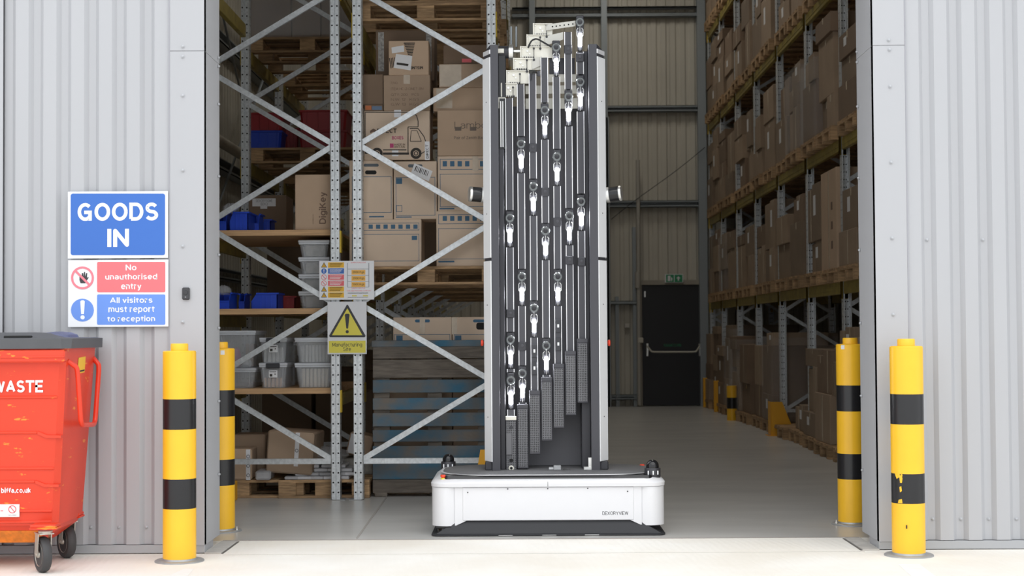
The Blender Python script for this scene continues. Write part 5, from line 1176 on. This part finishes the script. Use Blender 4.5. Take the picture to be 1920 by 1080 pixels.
# emergency stops
def estop(par, c, ax=(0, 0, 1), r=.017):
    mb = MB(); mb.lathe([(r*.9, -.004), (r*.9, .010)], c, ax, 16); mk('button_collar', mb, M_synyel if ax[2] else M_dclip, par, True)
    mb = MB(); mb.lathe([(r*.6, .010), (r*.7, .014), (r, .018), (r, .026), (r*.8, .030)], c, ax, 18); mk('emergency_stop', mb, M_estop, par, True)
p = at(830.5, 897, RB+.05); estop(rb, (p.x, RB+.06, z_lip1+.012)); p = at(1204, 874, RB+BD-.1); estop(rb, (XC+HW-.09, RB+BD-.09, z_lip1+.012))
# lidar domes
def dome(cx, cy, z, r, h0):
    mb = MB(); mb.lathe([(r*.98, 0), (r, .006), (r, h0-.004), (r*.95, h0)], (cx, cy, z), n=28); d = mk('sensor_base', mb, M_rdark, rb, True)
    mb = MB(); pr = [(r*.80, h0)]+[(r*.80*math.cos(a), h0+.012+r*.80*math.sin(a)) for a in [PI/2*k/8 for k in range(9)]]; mb.lathe(pr, (cx, cy, z), n=28); mk('sensor_dome', mb, M_rgloss, rb, True)
    for a in (-2.2, -1.57, -.95): mb = MB(); x = cx+r*math.cos(a); y = cy+r*math.sin(a); mb.box(x-.004, x+.004, y-.002, y+.004, z+h0*.35, z+h0*.75, .001); mk('status_light', mb, M_sil, d)
p = at(1224, 890, RB+.10); dome(p.x, RB+.12, z_lip1+.012, .052, .062)
p = at(841, 872, RB+.72); dome(p.x, RB+.70, z_lip1+.012, .05, .062)
# tower side columns
YT = 1.02; YTB = 1.42; zt0 = zD_; k10 = sc(YT)
def colx(px, Y=YT): return at(px, 500, Y).x
zcap = at(928, 84, YT).z
def column(xo, xm, xi, s):
    # plan: outer bevel xo (at YT+.12) -> xm (YT) -> inner xi
    z1 = zcap
    mb = MB(); pl = [(xm, YT), (xi, YT), (xi, YTB-.04), (xo+s*.004, YTB-.04), (xo+s*.004, YT+.10)]
    vs = []; fs = []
    n = len(pl)
    for p in pl: vs.append((p[0], p[1], zt0))
    for p in pl: vs.append((p[0], p[1], z1-(.035 if abs(p[0]-xo) < .01 else 0)))
    fs = [tuple(range(n))[::-1], tuple(range(n, 2*n))]+[(i, (i+1) % n, n+(i+1) % n, n+i) for i in range(n)]
    mb.add(vs, fs); c = mk('tower_column', mb, M_rgrey, rb)
    zs_ = [(at(925, 866, YT).z, at(925, 489, YT).z), (at(925, 483, YT).z, at(925, 107, YT).z)]
    d = Vector((xo-xm, .10, 0)); nrm = Vector((-s*1.0*abs(d.y), -abs(d.x), 0)).normalized()*.006
    for z0, z1_ in zs_:
        mb = MB(); b0 = Vector((xm, YT, 0))+nrm; b1 = Vector((xo+s*0, YT+.11, 0))+nrm; b2 = Vector((xo, YTB-.05, 0))+Vector((-s*.006, 0, 0))
        a0 = Vector((xm, YT+.001, 0)); a1 = Vector((xo+s*.002, YT+.11, 0)); a2 = Vector((xo+s*.002, YTB-.05, 0))
        P_ = [b0, b1, b2, a2, a1, a0]; mb.prism([(v.x, v.y) for v in P_], 'z', z0, z1_); pn = mk('side_panel', mb, M_sil, c)
        for t in (.22, .78): zz1 = z0+(z1_-z0)*t; q = (b0+b1)/2; mb = MB(); mb.cyl((q.x, q.y, zz1), (q.x+nrm.x*.3, q.y+nrm.y*.3, zz1), .004, n=8); mk('panel_screw', mb, M_dclip, pn)
    za, zb_ = at(915, 101, YT).z, at(915, 93, YT).z; P_ = [Vector((xm, YT, 0))+nrm*.4-Vector((s*.004, -.002, 0)), Vector((xo, YT+.11, 0))+nrm*.4, Vector((xo, YT+.11, 0)), Vector((xm, YT, 0))]
    mb = MB(); mb.prism([(v.x, v.y) for v in P_], 'z', za, zb_); mk('marker_stripe', mb, M_rw, c)
    return c
xoL, xmL, xiL = at(908.5, 500, YT+.11).x, colx(921.5), colx(936)
xoR, xmR, xiR = at(1136, 500, YT+.11).x, colx(1122), colx(1106.5)
cL = column(xoL, xmL, xiL, 1); cR = column(xoR, xmR, xiR, -1)
zbk = at(1020, 200, YTB).z
mb = MB(); mb.box(xoL+.02, xoR-.02, YTB-.02, YTB, zD_, zbk, .002); mk('rear_plate', mb, mat('rear_graphite', (.15, .15, .165), .6), rb)
mb = MB(); mb.box(xiL, xiL+.05, YT+.12, YT+.32, at(945, 276, YT).z, at(945, 95, YT).z+.0, .004); mk('cable_duct', mb, M_rgloss, rb)
mb = MB(); mb.box(xiR-.06, xiR, YT+.12, YT+.32, zD_, at(1100, 100, YT+.2).z, .004); mk('cable_duct', mb, M_rdark, rb)
mb = MB(); mb.box(xiL, xiL+.035, YT+.08, YT+.32, zD_, at(945, 276, YT).z, .004); mk('cable_duct', mb, M_rdark, rb)
for k, px in enumerate((938.5, 942.5)): p = at(px, 240, YT+.1); mb = MB(); mb.cyl((p.x, YT+.1, at(px, 276, YT+.1).z), (p.x, YT+.1, at(px, 190, YT+.1).z), .006, n=8); mk('guide_rod', mb, M_alu, rb, True)
# side sensors and stops
def side_sensor(px0, px1, py, s):
    Y = YT+.16; x0 = at(px0, py, Y).x; x1 = at(px1, py, Y).x; z = at(px0, py, Y).z; ax = Vector((-s, -.25, -.18*1 if s > 0 else .02)).normalized(); ax.z = .10 if s < 0 else .06; o = Vector((x1 if s > 0 else x0, Y, z)); L = abs(x1-x0); r = .052
    mb = MB(); mb.lathe([(r*.92, 0), (r, .004), (r, .022), (r*.97, .024)], o, ax, 26); b = mk('side_sensor', mb, M_alu, rb, True)
    mb = MB(); mb.lathe([(r*.96, .024), (r*.96, L-.016)], o, ax, 26); mk('sensor_drum', mb, M_rgloss, b, True)
    mb = MB(); mb.lathe([(r*.97, L-.016), (r, L-.013), (r*.95, L), (r*.8, L+.002)], o, ax, 26); mk('sensor_cap', mb, M_alu, b, True)
side_sensor(879, 908, 366, 1); side_sensor(1137, 1166, 366, -1)
for s, px, x in ((1, 907, xoL), (-1, 1139, xoR)): p = at(px, 643, YT+.2); estop(rb, (x-s*.0, YT+.2, p.z), (-s, 0, 0.0), .022)
# sliding rails with light modules
YM = YT+.10
cols = [957.5, 979.5, 1002, 1024.5, 1047, 1069.5, 1092]          # at y=680
tops = [184, 158, 138, 108, 140, 60, 78]
boxes = [(781, 885), (759, 878), (733, 851), (708, 826), (683, 802), (659, 778), (636, 755)]
leds = {0: [442, 670, 746], 1: [303, 552, 733], 2: [383, 611], 3: [240, 466, 681], 4: [122, 327, 552], 5: [215, 438], 6: [75, 187, 411]}
joins = {0: [587], 1: [648], 2: [276], 3: [359], 4: [415], 5: [92, 487], 6: [107, 490]}
LEDP = {}
for i in range(7):
    cxw = at(cols[i], 680, YM).x; s_ = sc(YM)
    zof = lambda py: at(cols[i], py, YM).z
    mech = None; ztop = zof(tops[i]); zbot = zof(boxes[i][0])
    br = sorted([(p-36-12, p+22) for p in leds[i]]); z_from = tops[i]; segs = []
    cur = tops[i]
    for a, b in br:
        if a-0 > cur: segs.append((cur, a-0))
        cur = max(cur, b)
    if cur < boxes[i][0]: segs.append((cur, boxes[i][0]))
    mb = MB(); mb.box(cxw-.011, cxw+.011, YM+.02, YM+.05, zbot, max(ztop, zof(min(leds[i])-45)), .002); rail = mk('mast_rail', mb, M_rail, rb)
    for a, b in segs:
        z0, z1 = zof(b), zof(a); mb = MB(); mb.box(cxw-.021, cxw+.021, YM, YM+.02, z0, z1, .001); sl = mk('rail_slat', mb, M_rail, rail)
        mb = MB()
        for q in (-1, 1): mb.box(cxw+q*.0225-.0022, cxw+q*.0225+.0022, YM-.004, YM+.018, z0, z1)
        mk('edge_strip', mb, mat('white_edge', (.88, .88, .9), .45, .1) if 'white_edge' not in MATS else MATS['white_edge'], rail)  # narrow near-white strips down both sides of the slat
    for p in leds[i]:
        z = zof(p); zc = zof(p-33); mb = MB(); mb.box(cxw-.026, cxw+.026, YM-.004, YM+.02, zof(p-16)-.004, zof(p-46), .004)
        cmb = mk('camera_module', mb, M_rdark, rail)
        mb = MB(); mb.lathe([(.030, 0), (.030, .010), (.026, .014), (.020, .014), (.019, .010)], (cxw, YM-.004, zc), (0, -1, 0), 26); mk('lens_ring', mb, M_lens, cmb, True)
        mb = MB(); mb.lathe([(.019, .009), (.012, .012), (.004, .013)], (cxw, YM-.004, zc), (0, -1, 0), 20); mk('lens', mb, M_lens2, cmb, True)
        mb = MB()
        for q in (-1, 1):
            x = cxw+q*.022; mb.tube([(x-q*.010, YM-.006, zof(p-22)), (x, YM-.006, zof(p-19)), (x, YM-.006, zof(p-8)), (x-q*.008, YM-.006, zof(p-5))], .0022, 6)
        mk('lamp_bracket', mb, M_alu, cmb, True)
        mb = MB(); mb.box(cxw-.017, cxw+.017, YM-.004, YM+.018, zof(p+20), zof(p-16), .003); lm = mk('lamp_module', mb, M_rgrey, rail)
        mb = MB(); mb.box(cxw-.0125, cxw+.0125, YM-.012, YM-.004, z-.042, z+.042, .004); mk('led_panel', mb, M_led, lm)
        mb = MB(); mb.cyl((cxw, YM-.007, zof(p-12)), (cxw, YM-.007, zof(p-24)), .0018, n=6); mb.cyl((cxw, YM-.007, zof(p+12)), (cxw, YM-.007, zof(p+21)), .0018, n=6); mk('lamp_wire', mb, M_alu, lm)
    for p in joins[i]:
        mb = MB(); mb.box(cxw-.027, cxw+.027, YM-.012, YM+.02, zof(p+9), zof(p-7), .004); j = mk('rail_coupler', mb, M_rdark, rail)
        mb = MB(); mb.lathe([(.010, 0), (.010, .003), (.006, .004)], (cxw, YM-.012, zof(p)), (0, -1, 0), 12); mk('coupler_knob', mb, M_rgrey, j, True)
    y0, y1 = boxes[i]; z0, z1 = zof(y1), zof(y0)
    mb = MB(); mb.box(cxw-.036, cxw+.036, YM-.03, YM+.06, z0, z1, .003); bxm = mk('electronics_box', mb, M_rgrey, rb)
    mb = MB(); mb.box(cxw-.031, cxw+.031, YM-.032, YM-.0301, z0+.012, z1-.03, .0); mk('perforated_cover', mb, M_perf, bxm)
    mb = MB(); mb.box(cxw-.036, cxw+.036, YM-.034, YM+.0, z1-.022, z1+.004, .002); mk('box_cap', mb, M_ivory if i in (0,) else M_rgrey, bxm)
    if i in (2, 4):
        for pyc in ((658, 690) if i == 2 else (611, 645)):
            mb = MB(); mb.box(cxw-.018, cxw+.018, YM-.016, YM-.0, zof(pyc+12), zof(pyc-12), .002); cb = mk('small_controller', mb, M_rdark, rail); mb = MB(); mb.box(cxw-.006, cxw+.006, YM-.0175, YM-.016, zof(pyc+3), zof(pyc-3)); mk('status_label', mb, M_wsign, cb)
    LEDP[i] = cxw
# details on the first box
cxw = LEDP[0]; zf_ = lambda py: at(957, py, YM).z
mb = MB(); mb.box(cxw-.033, cxw+.005, YM-.040, YM-.032, zf_(852), zf_(812), .002); mk('power_supply', mb, M_perf, rb)
mb = MB(); mb.lathe([(.018, 0), (.018, .008), (.012, .010), (.010, .006)], (cxw, YM-.032, zf_(877)), (0, -1, 0), 22); mk('rear_camera_lens', mb, M_ivory, rb, True)
mb = MB(); mb.lathe([(.010, .0), (.008, .004)], (cxw, YM-.036, zf_(877)), (0, -1, 0), 16); mk('lens', mb, M_lens2, rb, True)
mb = MB(); mb.lathe([(.012, 0), (.010, .004)], (cxw, YM-.032, zf_(801)), (0, -1, 0), 16); mk('cable_gland', mb, M_rdark, rb, True)
mb = MB(); mb.box(cxw-.012, cxw+.012, YM-.036, YM-.032, zf_(865), zf_(860), .001); mk('power_socket', mb, M_hole, rb)
# top brackets stepping up to the right
for i, (x0, y0, x1, y1) in enumerate(((934, 184, 948, 204), (939, 157, 970, 182), (949, 133, 992, 157), (962, 110, 1014, 131), (975, 88, 1036, 109), (987, 66, 1026, 88), (999, 45, 1036, 66))):
    Yk = YM+.03+.004*i; a = rc(x0, y0, x1, y1, Yk); mb = MB(); mb.box(a[0], a[1], Yk, Yk+.008, a[2], a[3], .001); mb.box(a[0], a[0]+.008, Yk-.02, Yk, a[2], a[3]+.004, .001); mb.box(a[0], a[1], Yk-.012, Yk, a[3]-.003, a[3]+.003); pb = mk('pulley_bracket', mb, M_ivory, rb)
    q = at(x0+14 if x1-x0 > 20 else x0+7, y0+8, Yk); mb = MB(); mb.cyl((q.x, Yk-.003, q.z), (q.x, Yk-.01, q.z), .007, n=12); mb.cyl((q.x+.015, Yk-.003, q.z-.02), (q.x+.015, Yk-.008, q.z-.02), .005, n=10); mb.cyl((a[0]+.016, Yk-.001, a[2]+.012), (a[0]+.016, Yk-.006, a[2]+.012), .004, n=8); mb.cyl((a[0]+.016, Yk-.001, a[3]-.012), (a[0]+.016, Yk-.006, a[3]-.012), .004, n=8); mk('bracket_bolt', mb, M_alu, pb, True)
    if i:
        q = at(min(x1-8, x0+26), y1+2, Yk-.02); mb = MB(); mb.cyl((q.x, Yk-.02, q.z), (q.x, Yk-.02, q.z+.07), .0025, n=6)
        for dz, r in ((0.072, .007), (-.004, .008)): mb.lathe([(r, -.004), (r, .004)], (q.x, Yk-.02, q.z+dz), (0, -1, 0), 12)
        mk('tension_link', mb, M_dclip, pb)
        mb = MB()
        for t in range(5): q = at(x0+8+t*4.2, y1-1, Yk-.006); mb.box(q.x-.004, q.x+.004, Yk-.012, Yk, q.z-.006, q.z+.006)
        mk('cable_clamp', mb, M_dclip, pb)
mb = MB(); polypx(mb, [(1024, 46), (1079, 38.5), (1079, 49), (1024, 57)], YM+.03, .004); ar = mk('perforated_arm', mb, mat('arm_alloy', (.50, .49, .45), .4, .5), rb)
mb = MB(); polypx(mb, [(1022, 68), (1056, 60), (1056, 74), (1022, 86)], YM+.032, .004); mk('perforated_arm', mb, MATS['arm_alloy'], rb)
mb = MB(); polypx(mb, [(998, 110), (1016, 106), (1016, 122), (998, 130)], YM+.028, .004); mk('perforated_arm', mb, MATS['arm_alloy'], rb)
for px in (1036, 1043, 1050, 1058, 1066, 1074): q = at(px, 50-(px-1036)*.13, YM+.03); mb = MB(); mb.cyl((q.x, YM+.0299, q.z), (q.x, YM+.0285, q.z), .005, n=10); mk('arm_hole', mb, M_hole, ar)
for y0, y1 in ((184, 204), (160, 176), (139, 154)):
    a = rc(985 if y0 > 150 else 1028, y0, 1106, y1, YM+.07); mb = MB(); mb.box(a[0], a[1], YM+.07, YM+.078, a[2], a[3], .001); mk('cross_plate', mb, M_ivory, rb)
mb = MB(); a = rc(1030, 109, 1078, 139, YM+.072); mb.box(a[0], a[1], YM+.072, YM+.08, a[2], a[3]); mk('motor_plate', mb, M_rgrey, rb)
mb = MB(); a = at(935, 98, YM+.05); b = at(963, 98, YM+.05); mb.cyl(a, b, .042, n=24); mo = mk('lift_motor', mb, M_rdark, rb, True)
mb = MB(); a = at(954, 98, YM+.05); b = at(962, 98, YM+.05); mb.cyl(a, b, .052, n=26); mk('motor_flange', mb, M_alu, mo, True)
mb = MB(); a = at(962, 96, YM+.05); b = at(976, 96, YM+.05); mb.cyl(a, b, .012, n=14); mk('motor_shaft', mb, M_alu, mo, True)
mb = MB(); a = rc(933, 92, 945, 100, YM); mb.box(a[0], a[1], YM-.02, YM, a[2], a[3], .002); mk('motor_bracket', mb, M_ivory, mo)
for px in (958.5, 968): a = at(px, 88, YTB-.1); b = at(px, 50, YTB-.1); mb = MB(); mb.cyl(a, b, .007, n=10); mk('guide_rod', mb, M_girt, rb, True)
mb = MB(); mb.tube(smooth_path([at(990, 90, YM-.01), at(996, 76, YM-.01), at(1006, 72, YM-.01), at(1020, 80, YM-.01), at(1034, 88, YM-.01)], 5, .4), .006, 8); mk('cable_loop', mb, M_rgloss, rb, True)
mb = MB(); mb.tube(smooth_path([at(995, 150, YM-.01), at(996, 137, YM-.01), at(1002, 134, YM-.01), at(1010, 138, YM-.01)], 5, .4), .005, 8); mk('cable_loop', mb, M_rgloss, rb, True)
mb = MB(); a = rc(1007, 133, 1013, 143, YM-.01); mb.box(a[0], a[1], YM-.02, YM, a[2], a[3], .002); mk('cable_plug', mb, M_rdark, rb)
# foot of the tower
Yf = YT+.02
mb = MB(); a = rc(1038, 873, 1058, 887, Yf); mb.cyl((a[0]-.03, Yf+.03, (a[2]+a[3])/2), (a[0]+.01, Yf+.03, (a[2]+a[3])/2), .014, n=16); mb.box(a[0], a[0]+.05, Yf, Yf+.06, zD_, a[3], .003); mk('tensioner', mb, M_steelpl, rb, True)
mb = MB(); mb.tube(smooth_path([at(1056, 880, Yf), at(1068, 882, Yf), at(1080, 888, Yf+.02), at(1096, 884, Yf), at(1108, 872, Yf+.02)], 5, .4), .007, 8); mk('cable_loop', mb, M_rgloss, rb, True)
mb = MB(); mb.tube([at(1000, 884, Yf+.03), at(1036, 884, Yf+.03)], .010, 8); mk('cable_loop', mb, M_rgloss, rb, True)
mb = MB(); a = rc(1103, 858, 1112, 887, Yf); mb.box(a[0], a[1], Yf, Yf+.05, zD_, a[3], .002); mb.box(a[0]-.03, a[1], Yf-.01, Yf+.05, zD_, zD_+.02, .002); mk('base_bracket', mb, M_alu, rb)
mb = MB(); a = rc(1096, 884, 1102, 888, Yf-.01); mb.box(a[0], a[1], Yf-.02, Yf, zD_, a[3], .001); mk('blue_connector', mb, mat('connector_blue', (.02, .3, .55), .4), rb)
mb = MB(); mb.box(xoL-.002, xiL, YT+.02, YT+.3, zD_, zD_+.055, .006); mk('column_foot', mb, M_rdark, rb); mb = MB(); mb.box(xiR, xoR+.002, YT+.02, YT+.3, zD_, zD_+.055, .006); mk('column_foot', mb, M_rdark, rb)
